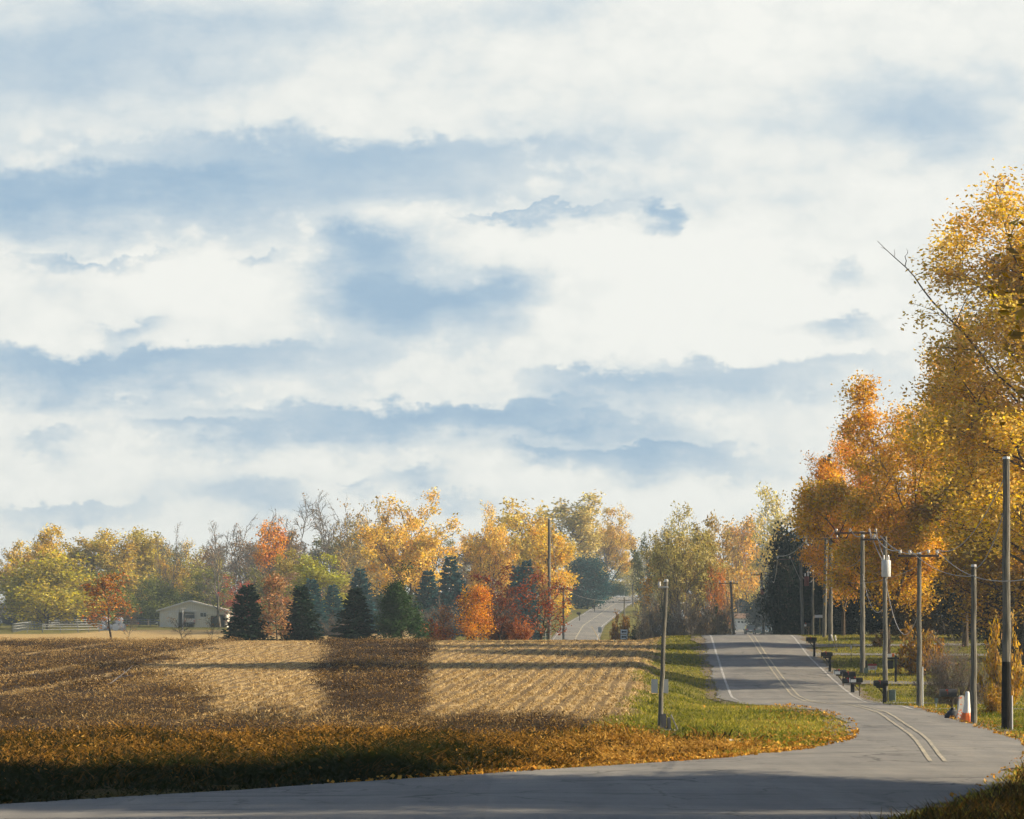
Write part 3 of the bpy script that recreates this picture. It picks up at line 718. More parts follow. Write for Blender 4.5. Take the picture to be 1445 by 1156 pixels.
# -- the wood along the skyline
tree('golden_tree', 'forked', 580, 410, 694, 150, (.78, .50, .10), 'big golden orange tree with forked trunk, widest crown on the skyline', rz=.6)
tree('golden_tree', 'forked', 692, 430, 712, 80, (.74, .49, .10), 'golden tree right of the widest golden orange tree', v=1)
tree('golden_tree', 'tall', 742, 450, 706, 80, (.60, .44, .10), 'olive gold tree behind the tall pole', v=0)
tree('golden_tree', 'tall', 775, 425, 735, 66, (.70, .46, .07), 'deep gold narrow tree directly behind the tall pole', v=1)
tree('hazy_tree', 'tall', 803, 640, 696, 80, (.60, .48, .16), 'tallest pale hazy tree left of the yellow tree by the far road', v=2)
tree('golden_tree', 'forked', 857, 668, 716, 84, (.66, .44, .08), 'bright yellow tree overhanging the top of the far road', v=2, rz=2.)
tree('orange_tree', 'topped', 380, 440, 732, 60, (.70, .30, .03), 'tree with a bright orange top among bare grey trees')
tree('bare_tree', 'bare', 436, 445, 696, 92, BRN, 'tall bare grey tree right of the orange topped tree')
tree('sparse_tree', 'sparse', 508, 440, 702, 70, (.44, .32, .12), 'thin leafed olive brown tree left of the widest golden orange tree', v=1)
tree('bare_tree', 'bare', 350, 470, 722, 70, BRN, 'bare grey tree left of the orange topped tree', v=1)
tree('bare_tree', 'bare', 310, 480, 738, 70, BRN, 'bare grey tree above the right end of the shed', v=2)
tree('bare_tree', 'bare', 478, 450, 708, 60, BRN, 'bare grey tree between the tallest bare tree and the olive brown tree', v=1)
tree('bare_tree', 'bare', 237, 500, 738, 34, BRN, 'thin bare tree top rising above the yellow wood', v=2)
tree('yellow_tree', 'dense', 66, 455, 780, 150, (.42, .34, .035), 'broad rounded yellow green tree at the left edge of the wood')
tree('yellow_tree', 'broad', 76, 520, 742, 66, (.62, .42, .05), 'bright yellow tree rising behind the broad yellow green one')
tree('yellow_tree', 'broad', 24, 530, 764, 60, (.60, .40, .05), 'yellow tree top at the far left of the wood', v=1)
tree('yellow_tree', 'tall', 120, 525, 750, 66, (.48, .36, .07), 'olive yellow tree right of the bright yellow tree', v=1)
tree('yellow_tree', 'tall', 165, 520, 748, 66, (.52, .38, .07), 'yellow tree behind the rust brown young tree', v=0)
tree('yellow_tree', 'broad', 208, 525, 747, 70, (.48, .37, .07), 'olive yellow tree left of the shed roof', v=2)
tree('yellow_tree', 'sparse', 250, 505, 762, 60, (.55, .36, .07), 'thin yellow tree above the shed', v=0)
tree('yellow_tree', 'sparse', 285, 500, 772, 56, (.40, .34, .07), 'thin yellow green tree above the shed ridge', v=1)
tree('green_tree', 'dense', 150, 480, 806, 80, (.24, .26, .04), 'green rounded low tree behind the rust brown young tree', v=1)
tree('green_tree', 'dense', 225, 500, 812, 80, (.22, .24, .05), 'green rounded low tree behind the left end of the shed')
tree('green_tree', 'broad', 300, 490, 800, 70, (.26, .26, .05), 'green hazy tree behind the right end of the shed', v=2)
tree('green_tree', 'dense', 372, 470, 800, 76, (.24, .22, .06), 'dull green low tree behind the left spruce', v=1)
gl = dict(group='indistinct trees filling the back of the wood')
for i in range(26):
    px = -30+i*31+RT.uniform(-8, 8); Y = RT.uniform(560, 640)
    yt = float(np.interp(px, [0, 200, 330, 420, 520, 720, 900], [775, 768, 762, 745, 735, 745, 770]))+RT.uniform(-4, 24)
    k = RT.choice(['broad', 'sparse', 'tall', 'bare', 'dense'])
    tree('wood_tree', k, px, Y, yt, RT.uniform(50, 80), RT.choice([OLV, YGR, BRN, (.3, .25, .09), (.2, .2, .08)]), 'hazy autumn tree in the back of the wood, mostly hidden by nearer trees', v=RT.randrange(3), **gl)
for i in range(36):
    px = -30+i*19+RT.uniform(-8, 8); Y = RT.uniform(505, 560)
    tree('wood_shrub', RT.choice(['dense', 'brush', 'cedar']), px, Y, RT.uniform(818, 842), RT.uniform(50, 76), RT.choice([(.07, .09, .04), (.06, .09, .05), (.1, .1, .05)]), 'dim green undergrowth bush at the foot of the wood', cat='shrub', v=RT.randrange(2), group='undergrowth bushes along the foot of the wood')
for px, Y, yt, wp, lab in [(884, 820, 792, 50, 'pale yellow tree beyond the top of the far road'), (912, 800, 776, 50, 'hazy olive tree beyond the far road, right of its top'), (938, 840, 770, 60, 'hazy tree beyond the brush right of the far road top')]:
    tree('hazy_tree', 'broad', px, Y, yt, wp, (.5, .42, .12), lab, v=int(px) % 3)
# -- between the far road and the dark cedars
tree('ash_tree', 'forked', 962, 330, 714, 100, (.44, .36, .12), 'big forked grey yellow tree above the brush at the near road crest', v=1, rz=1.1)
tree('orange_tree', 'sparse', 945, 345, 792, 80, (.62, .32, .05), 'orange gold understory tree behind the forked trunk', v=1)
tree('blue_tree', 'sparse', 925, 360, 742, 64, (.2, .22, .12), 'blue grey thinly leafed tree left of the forked grey yellow tree')
tree('grey_tree', 'bare', 905, 420, 748, 40, BRN, 'hazy bare tree beside the bright yellow tree at the far road top')
tree('tan_tree', 'broad', 1005, 345, 728, 70, (.46, .32, .12), 'tan yellow tree right of the forked grey yellow tree', v=1)
tree('orange_tree', 'broad', 1042, 630, 730, 60, (.70, .42, .07), 'orange gold tree left of the dark cedars', v=2)
tree('tall_tree', 'sparse', 1092, 560, 684, 96, (.66, .52, .14), 'tall thin yellow tree above the dark cedars', v=0)
tree('fir', 'fir', 1034, 650, 772, 44, HAZE_TEAL, 'hazy blue fir between the orange gold tree and the tan tree', v=1)
tree('fir', 'cedar', 1075, 645, 752, 60, (.05, .09, .07), 'hazy blue green evergreen behind the dark cedars', v=1)
tree('orange_tree', 'broad', 1066, 650, 795, 70, (.5, .26, .08), 'low hazy orange tree behind the leaning wire pole', v=0)
tree('red_shrub', 'maple', 1010, 330, 790, 46, (.52, .2, .05), 'small orange red tree amid the tan trees', v=1)
tree('pink_tree', 'sparse', 1090, 660, 808, 60, (.4, .24, .18), 'low pinkish hazy tree left of the dark cedars', v=0)
for i, (px, Y, yt, wp, lab) in enumerate([(914, 292, 836, 46, 'grey brown brush at the foot of the far road verge'), (940, 285, 838, 62, 'tangled grey brush under the forked grey yellow tree'),
    (978, 282, 836, 64, 'tangled pale brush left of the near road crest'), (1006, 300, 836, 54, 'thorny grey brush right beside the near road crest'), (960, 300, 820, 70, 'taller dark brush behind the tangled grey brush'),
    (1000, 320, 822, 70, 'taller brown brush behind the thorny grey brush'), (928, 310, 828, 46, 'dim brown brush behind the arrow sign')]):
    tree('brush', 'brush', px, Y, yt, wp, (.26, .18, .1), lab, cat='shrub', v=i % 2)
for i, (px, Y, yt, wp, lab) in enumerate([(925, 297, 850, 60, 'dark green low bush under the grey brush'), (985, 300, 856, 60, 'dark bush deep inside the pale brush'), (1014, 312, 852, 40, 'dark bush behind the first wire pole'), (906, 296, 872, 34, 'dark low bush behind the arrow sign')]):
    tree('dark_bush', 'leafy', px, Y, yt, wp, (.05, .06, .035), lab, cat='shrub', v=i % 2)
tree('orange_shrub', 'leafy', 876, 302, 862, 30, (.40, .2, .05), 'orange brown shrub behind the white arrow sign', cat='shrub', v=2)
# -- dark cedars and the trees over the right verge
BLK = (.012, .022, .014)
tree('cedar', 'cedar', 1116, 285, 738, 74, BLK, 'tall black green cedar beside the near road crest, tallest of the cedars')
tree('cedar', 'cedar', 1082, 548, 836, 52, BLK, 'low black green cedar closest to the leaning wire pole', v=1)
tree('cedar', 'cedar', 1148, 262, 790, 66, BLK, 'black green cedar behind the red brown transformer', v=1)
tree('cedar', 'cedar', 1100, 545, 800, 56, BLK, 'black green cedar between the low cedar and the tallest one')
tree('spruce', 'fir', 1164, 300, 648, 60, (.02, .04, .028), 'tall dark spruce whose top shows left of the orange trees')
tree('cedar', 'cedar', 1212, 232, 830, 70, BLK, 'black cedar bush behind the pair of wire poles', v=1)
tree('cedar', 'cedar', 1268, 228, 842, 66, BLK, 'black cedar bush behind the white transformer pole')
tree('cedar', 'cedar', 1180, 250, 800, 60, BLK, 'black cedar behind the two close wire poles')
tree('orange_maple', 'near', 1190, 222, 592, 120, (.74, .36, .03), 'orange maple at the left end of the roadside trees', v=0)
tree('amber_tree', 'near', 1252, 192, 534, 226, (.70, .42, .04), 'wide amber tree leaning over the wire poles', v=0, rz=1.0)
tree('amber_tree', 'near', 1362, 205, 455, 180, (.70, .42, .035), 'deep amber tree between the wide amber tree and the tall poplar', v=0, rz=3.)
tree('poplar', 'poplar', 1450, 165, 276, 322, (.74, .49, .06), 'tall yellow poplar at the right edge, tallest tree of all', rz=.5)
tree('amber_tree', 'near', 1420, 185, 560, 200, (.38, .22, .03), 'brown gold tree under the tall poplar', v=1, rz=4.)  # leaf colour darkened to paint the shade below the poplar
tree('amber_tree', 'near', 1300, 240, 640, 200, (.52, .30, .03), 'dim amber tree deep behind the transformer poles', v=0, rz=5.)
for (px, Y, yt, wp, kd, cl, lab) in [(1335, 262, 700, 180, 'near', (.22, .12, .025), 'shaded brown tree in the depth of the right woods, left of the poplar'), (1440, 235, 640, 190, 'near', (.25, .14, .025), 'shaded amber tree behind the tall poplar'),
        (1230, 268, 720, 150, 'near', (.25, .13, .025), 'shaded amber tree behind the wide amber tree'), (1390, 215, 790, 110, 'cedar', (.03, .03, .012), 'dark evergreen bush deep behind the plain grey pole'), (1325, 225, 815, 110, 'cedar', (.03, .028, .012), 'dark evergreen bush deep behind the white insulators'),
        (1445, 190, 800, 110, 'cedar', (.035, .03, .012), 'dark evergreen bush at the right edge behind the half black pole'), (1290, 215, 838, 70, 'dense', (.10, .06, .015), 'shaded brown bush at the back of the lawn')]:
    tree('woodland_tree', kd, px, Y, yt, wp, cl, lab, v=1 if kd != 'near' else RT.randrange(2))  # brown and amber leaf colours darkened to paint the woods' shade
tree('bush', 'bush', 1352, 141, 888, 112, (.26, .16, .13), 'round purplish grey twiggy bush beside the road pole', cat='bush')
tree('amber_shrub', 'leafy', 1415, 135, 865, 60, (.5, .3, .05), 'golden shrub behind the dark tall pole', cat='shrub', v=1)
tree('amber_shrub', 'leafy', 1405, 118, 958, 40, (.42, .24, .04), 'small yellow brown shrub at the foot of the plain grey pole', cat='shrub', v=0)
tree('brown_shrub', 'leafy', 1305, 175, 880, 70, (.34, .18, .03), 'brown gold shrub hanging over the lawn behind the real estate sign', cat='shrub', v=2)
tree('brown_shrub', 'leafy', 1246, 205, 888, 30, (.2, .11, .03), 'brown shrub at the back of the lawn', cat='shrub', v=1)
# deadwood limb sticking out of the poplar
q = MB(); P0 = at(1325, 430, 164); r = rng_(5)
limb = np.array([at(x, y, 164) for x, y in ((1385, 500), (1362, 473), (1345, 455), (1316, 426), (1302, 408), (1290, 390), (1278, 377), (1262, 363), (1250, 352), (1238, 340))])
q.tube(limb-P0, np.linspace(.07, .014, len(limb)), 6)
q.tube(np.array([at(x, y, 164) for x, y in ((1277, 376), (1279, 368), (1277, 362), (1281, 357))])-P0, [.03, .028, .022, .012], 5)
for (x0, y0, x1, y1) in ((1250, 352, 1243, 349), (1262, 363, 1262, 352), (1290, 390, 1299, 384), (1302, 408, 1296, 413), (1281, 357, 1279, 351)):
    q.tube(np.array([at(x0, y0, 164), at((x0+x1)/2+.8, (y0+y1)/2, 164.1), at(x1, y1, 164.15)])-P0, [.018, .014, .007], 4)
pop = [o for o in bpy.data.objects if o.name == 'poplar'][0]
# -- trees just outside the right edge whose shade lies across the foreground
for i, (X, Y, H, W) in enumerate([(30, 54, 24, 8.5), (40, 53, 28, 9), (17.5, 56, 18.5, 13), (50, 52.3, 32, 9.5), (30, 42.6, 22, 8.5), (42, 41.4, 28, 8.5), (28, 33, 20, 10), (40, 33, 26, 10)]):
    tree('roadside_tree', 'near', 0, Y, 0, 0, (.5, .3, .05), ['amber tree beside the bend, just past the right edge'][0], v=i % 2, X=X, H=H, W=W, group='trees beside the bend past the right edge')

# ------------------------------------------------------------------ ground cover (nobody could count it)
def blades(name, X, Y, h, wd, lean, mat, r, tint=None, flat=0.0):
    """tapered bent blades rooted on the ground"""
    n = len(X); z = ground(X, Y)-0.01
    a = r.random(n)*6.283; ux, uy = np.cos(a), np.sin(a)
    b = r.random(n)*6.283; lx, ly = np.cos(b)*lean*h, np.sin(b)*lean*h
    P0 = np.stack([X, Y, z], -1); W = np.stack([ux*wd/2, uy*wd/2, 0*ux], -1)
    M = P0+np.stack([lx*.35, ly*.35, h*.6], -1); T = P0+np.stack([lx, ly, h*(1-flat*r.random(n))], -1)
    V_ = np.stack([P0-W, P0+W, M+W*.8, M-W*.8, T+W*.18, T-W*.18], 1).reshape(-1, 3)
    k = np.arange(n)[:, None]*6
    f = np.concatenate([k+np.array([[0, 1, 2, 3]]), k+np.array([[3, 2, 4, 5]])], 1).reshape(-1, 4)
    t_ = r.random(n) if tint is None else tint
    return make_mesh(name, V_, f, [mat], tint=np.repeat(np.clip(t_, 0, .999), 2))
def scatter(n, y0, y1, dens, r, pad=1.5, xmax=1e9, power=1.0):
    """points over the visible wedge of ground, kept by DENS(X, Y) in 0..1"""
    Y = y0+(y1-y0)*r.random(n)**power
    lim = 722.5*Y/F+pad; X = r.uniform(-1, 1, n)*lim
    k = r.random(n) < dens(X, Y); return X[k], Y[k]
r = rng_(77)
r_ = None
m_straw = mat_leaf('corn_straw', [(0, (.20, .125, .05)), (.5, (.50, .35, .145)), (.85, (.66, .49, .23)), (1, (.74, .58, .32))], .25, False)
m_crop = mat_leaf('dried_bean_leaf', [(0, (.025, .015, .007)), (.3, (.09, .05, .017)), (.55, (.30, .18, .055)), (1, (.62, .42, .17))], .3, False)
m_weed = mat_leaf('dry_weed', [(0, (.022, .03, .008)), (.3, (.10, .06, .015)), (.62, (.40, .20, .03)), (1, (.66, .40, .09))], .4, False)
m_grass = mat_leaf('grass_blade', [(0, (.035, .055, .012)), (.45, (.16, .18, .02)), (.8, (.42, .37, .05)), (1, (.56, .44, .10))], .4, False)
m_litter = mat_leaf('leaf_litter', [(0, (.24, .10, .02)), (.5, (.55, .27, .035)), (1, (.72, .45, .1))], .2, False)
row = lambda X, Y: .5+.5*np.cos((X-.06*Y)/.76*2*np.pi)
X, Y = scatter(560000, 86, 246, lambda X, Y: zones(X, Y)[0]*(1-zones(X, Y)[2]*.96)*(.12+.88*row(X, Y)**3), r)
struct('corn_stubble', blades('corn_stubble', X, Y, r.uniform(.04, .17, len(X)), r.uniform(.02, .07, len(X)), 1.1, m_straw, r, flat=.8), 'stuff')
X, Y = scatter(900000, 86, 246, lambda X, Y: zones(X, Y)[2]*(.3+.7*row(X, Y))*(.12+.88*sst(noise2(X, Y*.6, .9, 8), .25, .6))*.75, r)
hz_ = r.random(len(X))**1.3*.34*(.4+.9*noise2(X, Y*.6, 1.4, 19))
px_ = 722.5+F*X/Y; zb = sst(px_, 420, 460)*sst(660, px_, px_*0+620)*(Y > 112) if False else ((px_ > 430) & (px_ < 640) & (Y > 112))
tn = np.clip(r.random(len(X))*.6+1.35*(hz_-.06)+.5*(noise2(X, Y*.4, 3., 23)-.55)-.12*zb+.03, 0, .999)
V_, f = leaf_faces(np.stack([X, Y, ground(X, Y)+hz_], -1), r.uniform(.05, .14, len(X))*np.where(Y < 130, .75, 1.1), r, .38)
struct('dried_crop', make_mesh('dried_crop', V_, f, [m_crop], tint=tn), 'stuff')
# dry weeds between the road and the field
X, Y = scatter(420000, 46, 96, lambda X, Y: zones(X, Y)[1]*(.08+.92*sst(noise2(X, Y, .7, 4)*.6+.4*noise2(X, Y*.6, 2.3, 44), .25, .7)), r)
edge = XL(Y)-X; leftg = sst(edge, 13, 5)*sst(X, 2.5, -3.0)            # green grass fringe on the left, its shadow painted into the tint
tn = np.clip(r.random(len(X))*.6+.75*(noise2(X, Y, .8, 6)-.4)+.02-.48*leftg+.3*sst(X, -3, 4)-.08-.35*np.exp(-((Y-ditch(X))/2.5)**2), 0, 1)  # tint also darkens the blades for fringe and ditch shadow
hh = (1+.5*leftg)*r.uniform(.10, .42, len(X))*(.3+.7*sst(edge, 0, 2.5))*(.6+.8*noise2(X, Y, 1.6, 17))
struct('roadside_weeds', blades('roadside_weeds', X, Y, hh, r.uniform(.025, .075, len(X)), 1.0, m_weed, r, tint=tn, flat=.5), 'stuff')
# leafy heads of the weeds
k = (r.random(len(X)) < .42*(1-.8*leftg)); n_ = k.sum()
C = np.stack([X[k]+r.normal(0, .08, n_), Y[k]+r.normal(0, .08, n_), ground(X[k], Y[k])+hh[k]*r.uniform(.5, 1.1, n_)], -1)
V_, f = leaf_faces(C, r.uniform(.045, .12, n_), r, .5)
struct('weed_leaves', make_mesh('weed_leaves', V_, f, [m_weed], tint=np.clip(tn[k]+r.normal(.08, .15, n_), 0, .999)), 'stuff')
# grass: verge tongue, strip beside the near road, the yards on the right
def gd(X, Y):
    f, w_, _ = zones(X, Y); off = np.maximum(XL(Y)-X, X-XR(Y))
    return sst(off, -.15, .25)*(1-f)*(1-w_*.9)*(Y < 235)
X, Y = scatter(330000, 46, 235, lambda X, Y: gd(X, Y)*sst(X, field_edge(Y)-3, field_edge(Y)), r, power=1.25)
tn = np.clip(r.random(len(X))*.5+.5*noise2(X, Y, 3.0, 12)+.15*sst(noise2(X, Y, 9., 2), .4, .7), 0, 1)
struct('grass', blades('grass', X, Y, r.uniform(.04, .16, len(X))*np.where(X > XR(Y), 1.0, 1.0), r.uniform(.02, .055, len(X)), .7, m_grass, r, tint=tn), 'stuff')
# tall grass bank at the right of the bend
X, Y = scatter(120000, 40, 78, lambda X, Y: sst(X-XR(Y), .2, .9), r, pad=4)
struct('bank_grass', blades('bank_grass', X, Y, r.uniform(.08, .38, len(X)), r.uniform(.012, .03, len(X)), .8, m_weed, r, tint=r.random(len(X))*.5), 'stuff')
# fallen leaves along the kerb of the verge
n = 60000
Y = r.uniform(52, 135, n); d = r.gamma(1.2, .9, n); X = XL(Y)-d+.25
X2 = XR(Y)+r.gamma(1.2, .8, n)-.2; sel = r.random(n) < .12; X = np.where(sel, X2, X)
keep = (np.abs(X) < 722.5*Y/F+1) & (r.random(n) < np.where(sel, .5, np.interp(Y, [58, 66, 80, 92, 135], [0, .7, .6, .12, .05])))
X = X[keep]; Y = Y[keep]; kk = r.random(len(X)) < .12+1.1*sst(noise2(X, Y*.5, 1.5, 61), .35, .75); X = X[kk]; Y = Y[kk]; s_ = .03+r.gamma(2.2, .022, len(X))
Zl = np.where((X > XL(Y)) & (X < XR(Y)), road_z(X, Y), ground(X, Y))+.02+r.random(len(X))*.07
A = nrm(r.normal(size=(len(X), 3))*np.array([1, 1, .45]))
V_, f = leaf_faces(np.stack([X, Y, Zl], -1), s_, r, .8, A)
struct('fallen_leaves', make_mesh('fallen_leaves', V_, f, [m_litter], tint=r.random(len(X))), 'stuff')
# limb as part of the poplar: placed in the tree's own space
bpy.context.view_layer.update()
me = q.mesh('dead_limb', m_bark_grey); o = obj('dead_limb', me, pop)
o.matrix_parent_inverse = pop.matrix_world.inverted(); o.location = tuple(P0)

# ------------------------------------------------------------------ utility poles and wires
m_pole = mat_wood('weathered_pole', (0.085, 0.085, 0.075), (0.25, 0.24, 0.205), (14, 14, 0.6))
m_poledark = mat_wood('dark_pole', (0.012, 0.012, 0.012), (0.03, 0.028, 0.026), (14, 14, 0.6))
m_arm = mat_wood('crossarm_wood', (0.07, 0.055, 0.045), (0.16, 0.12, 0.10), (1, 10, 10))
m_steel = mat_plain('galvanised_steel', (0.55, 0.56, 0.56), 0.45, 0.2, 5, 0.6)
m_greytank = mat_plain('pale_grey_enamel', (0.62, 0.64, 0.65), 0.45, 0.12, 3)
m_rusttank = mat_plain('red_brown_enamel', (0.16, 0.05, 0.04), 0.6, 0.35, 4)
m_glassy = mat_plain('glazed_porcelain', (0.70, 0.70, 0.68), 0.15, 0.1, 3, 0, 0.6)
m_wire = mat_plain('wire_aluminium', (0.30, 0.30, 0.29), 0.5, 0.1, 1, 0.3)
m_black = mat_plain('black_paint', (0.012, 0.012, 0.013), 0.5, 0.3, 6)
m_dkgrey = mat_plain('dark_grey_paint', (0.04, 0.042, 0.045), 0.5, 0.3, 6)
m_whitep = mat_plain('white_paint', (0.74, 0.74, 0.72), 0.55, 0.1, 4)
m_greenp = mat_plain('green_paint', (0.03, 0.14, 0.10), 0.5, 0.2, 4)
m_teal = mat_plain('pedestal_green', (0.13, 0.18, 0.165), 0.55, 0.2, 4)
m_redp = mat_plain('red_paint', (0.42, 0.06, 0.04), 0.5, 0.2, 4)
m_orangep = mat_plain('orange_plastic', (0.75, 0.16, 0.03), 0.5, 0.2, 4)
m_concb = mat_plain('grey_concrete', (0.24, 0.235, 0.22), 0.9, 0.3, 3)
m_postwood = mat_wood('post_wood', (0.10, 0.075, 0.05), (0.22, 0.17, 0.12), (10, 10, 1))

POLE = {}
def pole(key, pxb, Y, ytop, rad, label, lean=0.0, arm=None, tank=None, butt=0.0, brace=False, group=None, guy=None, plates=False):
    x, y, z = on(pxb, Y); H = EYE+(HOR-ytop)*Y/F-z
    o = thing('utility_pole', label, 'utility pole', (x, y, z-.05), 0, group)
    ks = np.linspace(0, 1, 9); wob = np.array([0, .01, -.01, .015, 0, -.012, .008, .004, 0])
    pts = np.stack([lean*ks+wob, 0*ks, ks*(H+.05)], -1)
    obj('pole_shaft', MB().tube(pts, np.linspace(rad, rad*.72, 9), 12).mesh('pole_shaft', m_pole, False), o)
    if butt > 0:  # darker sleeve round the lower part of the shaft
        kb = np.linspace(0, butt/(H), 4)
        obj('dark_butt', MB().tube(np.stack([lean*kb, 0*kb, kb*H+.01], -1), rad*1.06-kb*rad*.25, 12).mesh('dark_butt', m_poledark), o)
    def ax(h): return lean*h/H
    tips = []
    for (dz, l, r_) in (arm or []):
        h = H-dz; a = obj('crossarm', MB().box(-l, r_, -.18, -.08, -.05, .05, .01).mesh('crossarm', m_arm), o, (ax(h), 0, h))
        for k, xx in enumerate((-l+.1, -l*.45, r_*.45, r_-.1)):
            if min(l, r_) < .5 and (xx > -.2 if l > r_ else xx < .2): continue
            ins = MB().tube([(xx, -.13, .045), (xx, -.13, .12)], .018, 6).tube([(xx, -.13, .12), (xx, -.13, .15), (xx, -.13, .19), (xx, -.13, .235), (xx, -.13, .25)], [.05, .085, .055, .08, .03], 10)
            obj('insulator', ins.mesh('insulator', m_glassy, True), a)
            tips.append(np.array([x+ax(h)+xx, y-.13, z+h+.24]))
        if brace and l > .6 and r_ > .6:
            b = MB()
            for s in (-1, 1): b.tube([(s*min(l, r_)*.55, -.2, -.06), (0, -.17, -.75)], .018, 5)
            obj('arm_brace', b.mesh('arm_brace', m_steel), a)
    if tank:
        dz, hh, rr, mm, sx = tank; h = H-dz
        tb = obj('transformer', MB().tube([(0, 0, 0), (0, 0, .03), (0, 0, hh-.05), (0, 0, hh)], [rr*.9, rr, rr, rr*.92], 18).mesh('transformer', mm, True), o, (ax(h)+sx, -rad-rr-.02, h-hh))
        for s in (-.12, .12): obj('bushing', MB().tube([(s, 0, hh), (s, 0, hh+.1), (s, 0, hh+.2), (s, 0, hh+.27)], [.05, .06, .045, .02], 8).mesh('bushing', m_glassy, True), tb)
        obj('bracket', MB().box(-.06, .06, rr*.9, rr+rad, hh*.3, hh*.36).box(-.06, .06, rr*.9, rr+rad, hh*.75, hh*.81).mesh('bracket', m_steel), tb)
    else:
        obj('pole_cap', MB().tube([(lean, 0, H-.02), (lean, 0, H+.06)], [rad*.8, rad*.74], 10).mesh('pole_cap', m_steel), o)
    if plates:
        pl = MB()
        for s in (-1, 1): pl.box(s*(rad*.8+.11)-.11, s*(rad*.8+.11)+.11, -.03, -.01, 1.25, 1.72)
        obj('marker_plate', pl.mesh('marker_plate', m_greytank), o)
    if key == 'main':
        tb = obj('top_bracket', MB().box(lean-.28, lean+.06, -.14, -.08, H-.24, H-.18, .01).mesh('top_bracket', m_steel), o)
        obj('insulator', MB().tube([(lean-.24, -.11, H-.18), (lean-.24, -.11, H-.13), (lean-.24, -.11, H-.08), (lean-.24, -.11, H-.02)], [.03, .06, .04, .05], 9).mesh('insulator', m_glassy, True), tb)
    if guy:
        obj('conduit', MB().tube([(rad+.03, -.02, 0), (rad+.02, -.02, guy)], .035, 8).mesh('conduit', m_greytank), o)
    POLE[key] = dict(o=o, top=np.array([x+lean, y, z+H]), base=np.array([x, y, z]), H=H, tips=tips)
    return o
pole('main', 931, 98, 818, .085, 'leaning grey pole at the edge of the field beside the grass verge', lean=.22, plates=True)
pole('dark', 1420, 95, 645, .155, 'tall pole with black lower half at the right edge', butt=2.3, guy=1.2)
pole('plain', 1374, 101, 797, .12, 'plain grey pole without crossarm standing before the purplish bush')
pole('cross', 1297, 132, 780, .13, 'pole with white insulators on its crossarm and a pale conduit at its foot', arm=[(.1, .98, .9)], guy=1.9)
pole('tank', 1249, 150, 757, .14, 'pole carrying the pale grey transformer', tank=(1.2, .85, .24, m_greytank, 0.0), arm=[(.12, 1.25, .05)])
pole('thick', 1217, 177, 750, .17, 'thick brown grey pole left of the pale grey transformer pole', arm=[(.05, 1.7, .9)])
pole('pairr', 1172, 213, 757, .17, 'right one of the two close poles, with a dark transformer', arm=[(.15, 1.6, 1.0)], tank=(1.2, .75, .2, m_dkgrey, .3))
pole('pairl', 1163, 219, 760, .16, 'left one of the two close poles, without a transformer', lean=.15)
pole('thin', 1147, 248, 805, .12, 'thin pole between the cedars and the two close poles', arm=[(.3, .55, .6)])
pole('red', 1133, 240, 787, .15, 'pole with a red brown transformer in front of the dark cedars', lean=-.2, arm=[(.1, 2.0, .15)], tank=(1.5, .8, .2, m_rusttank, .42))
pole('t2', 1079, 300, 808, .16, 'leaning grey pole beside the low cedar with a small red brown transformer', lean=-.35, arm=[(.2, 1.1, 1.1)], tank=(1.65, .6, .2, m_rusttank, 0), brace=True)
pole('t1', 1037, 300, 820, .15, 'leaning pale pole in front of the brush at the near road crest', lean=-.45, arm=[(.2, 1.25, .75)])
pole('tall', 775, 250, 732, .16, 'very tall bare pole beside the red brown twiggy tree')
pole('tee', 795, 300, 829, .12, 'pole with a dark T crossarm at the left edge of the far road', arm=[(.1, .8, .9)])
pole('far1', 881, 430, 842, .14, 'slim hazy pole with crossarm behind the arrow sign', arm=[(.5, .9, .9)])
pole('far2', 893, 600, 824, .14, 'hazy distant pole at the top of the far road', arm=[(.2, 1.6, 2.4)])

def wire(a, b, sag, label, rad=.024, name='overhead_wire', group=None):
    a = np.array(a, float); b = np.array(b, float); n = 22
    u = np.linspace(0, 1, n)[:, None]; pts = a*(1-u)+b*u; pts[:, 2] -= sag*4*(u[:, 0]*(1-u[:, 0]))
    o = obj(name, MB().tube(pts-a, rad, 5).mesh(name, m_wire, True), None, tuple(a)); tag(o, label, 'wire', group); return o
T = lambda k, i: POLE[k]['tips'][i]
def pt(k, dz): return POLE[k]['top']-np.array([0, .1, dz])
wire(T('cross', 0), T('tank', 1), .35, 'wire from the white insulators to the crossarm of the transformer pole')
wire(T('tank', 0), T('thick', 1), .3, 'wire from the transformer pole to the thick brown grey pole')
wire(T('tank', 1), T('thick', 2), .5, 'slack wire from the transformer pole to the right end of the thick pole crossarm')
wire(T('thick', 0), T('pairr', 1), .4, 'wire from the thick pole left crossarm end to the right one of the close poles')
wire(T('thick', 1), T('pairr', 3), .5, 'wire from the thick pole to the right crossarm end of the close poles')
wire(T('thick', 3), pt('tank', 1.15), .3, 'bright wire slanting down from the thick pole to the pale transformer', .022)
wire(T('thick', 2), pt('tank', 1.5), .2, 'second wire slanting to the pale transformer below the bright one')
wire(T('pairr', 0), T('red', 0), .5, 'wire from the close poles to the left crossarm end of the red brown transformer pole')
wire(T('pairr', 0), at(1108, 738, 226), -.05, 'stiff pale guy wire rising left from the close poles', .03)
wire(T('pairr', 1), T('thin', 0), .5, 'slack wire from the close poles to the thin pole')
wire(T('red', 0), T('t2', 3), 1.6, 'deeply hanging wire from the red brown transformer pole to the leaning grey pole')
wire(T('red', 1), pt('red', 1.9), .05, 'short wire slanting beside the red brown transformer')
wire(T('t2', 0), T('t1', 3), 1.9, 'deeply hanging wire between the two leaning poles', .022)
wire(T('t2', 1), pt('t2', 1.3), .1, 'short wire drooping to the small red brown transformer')
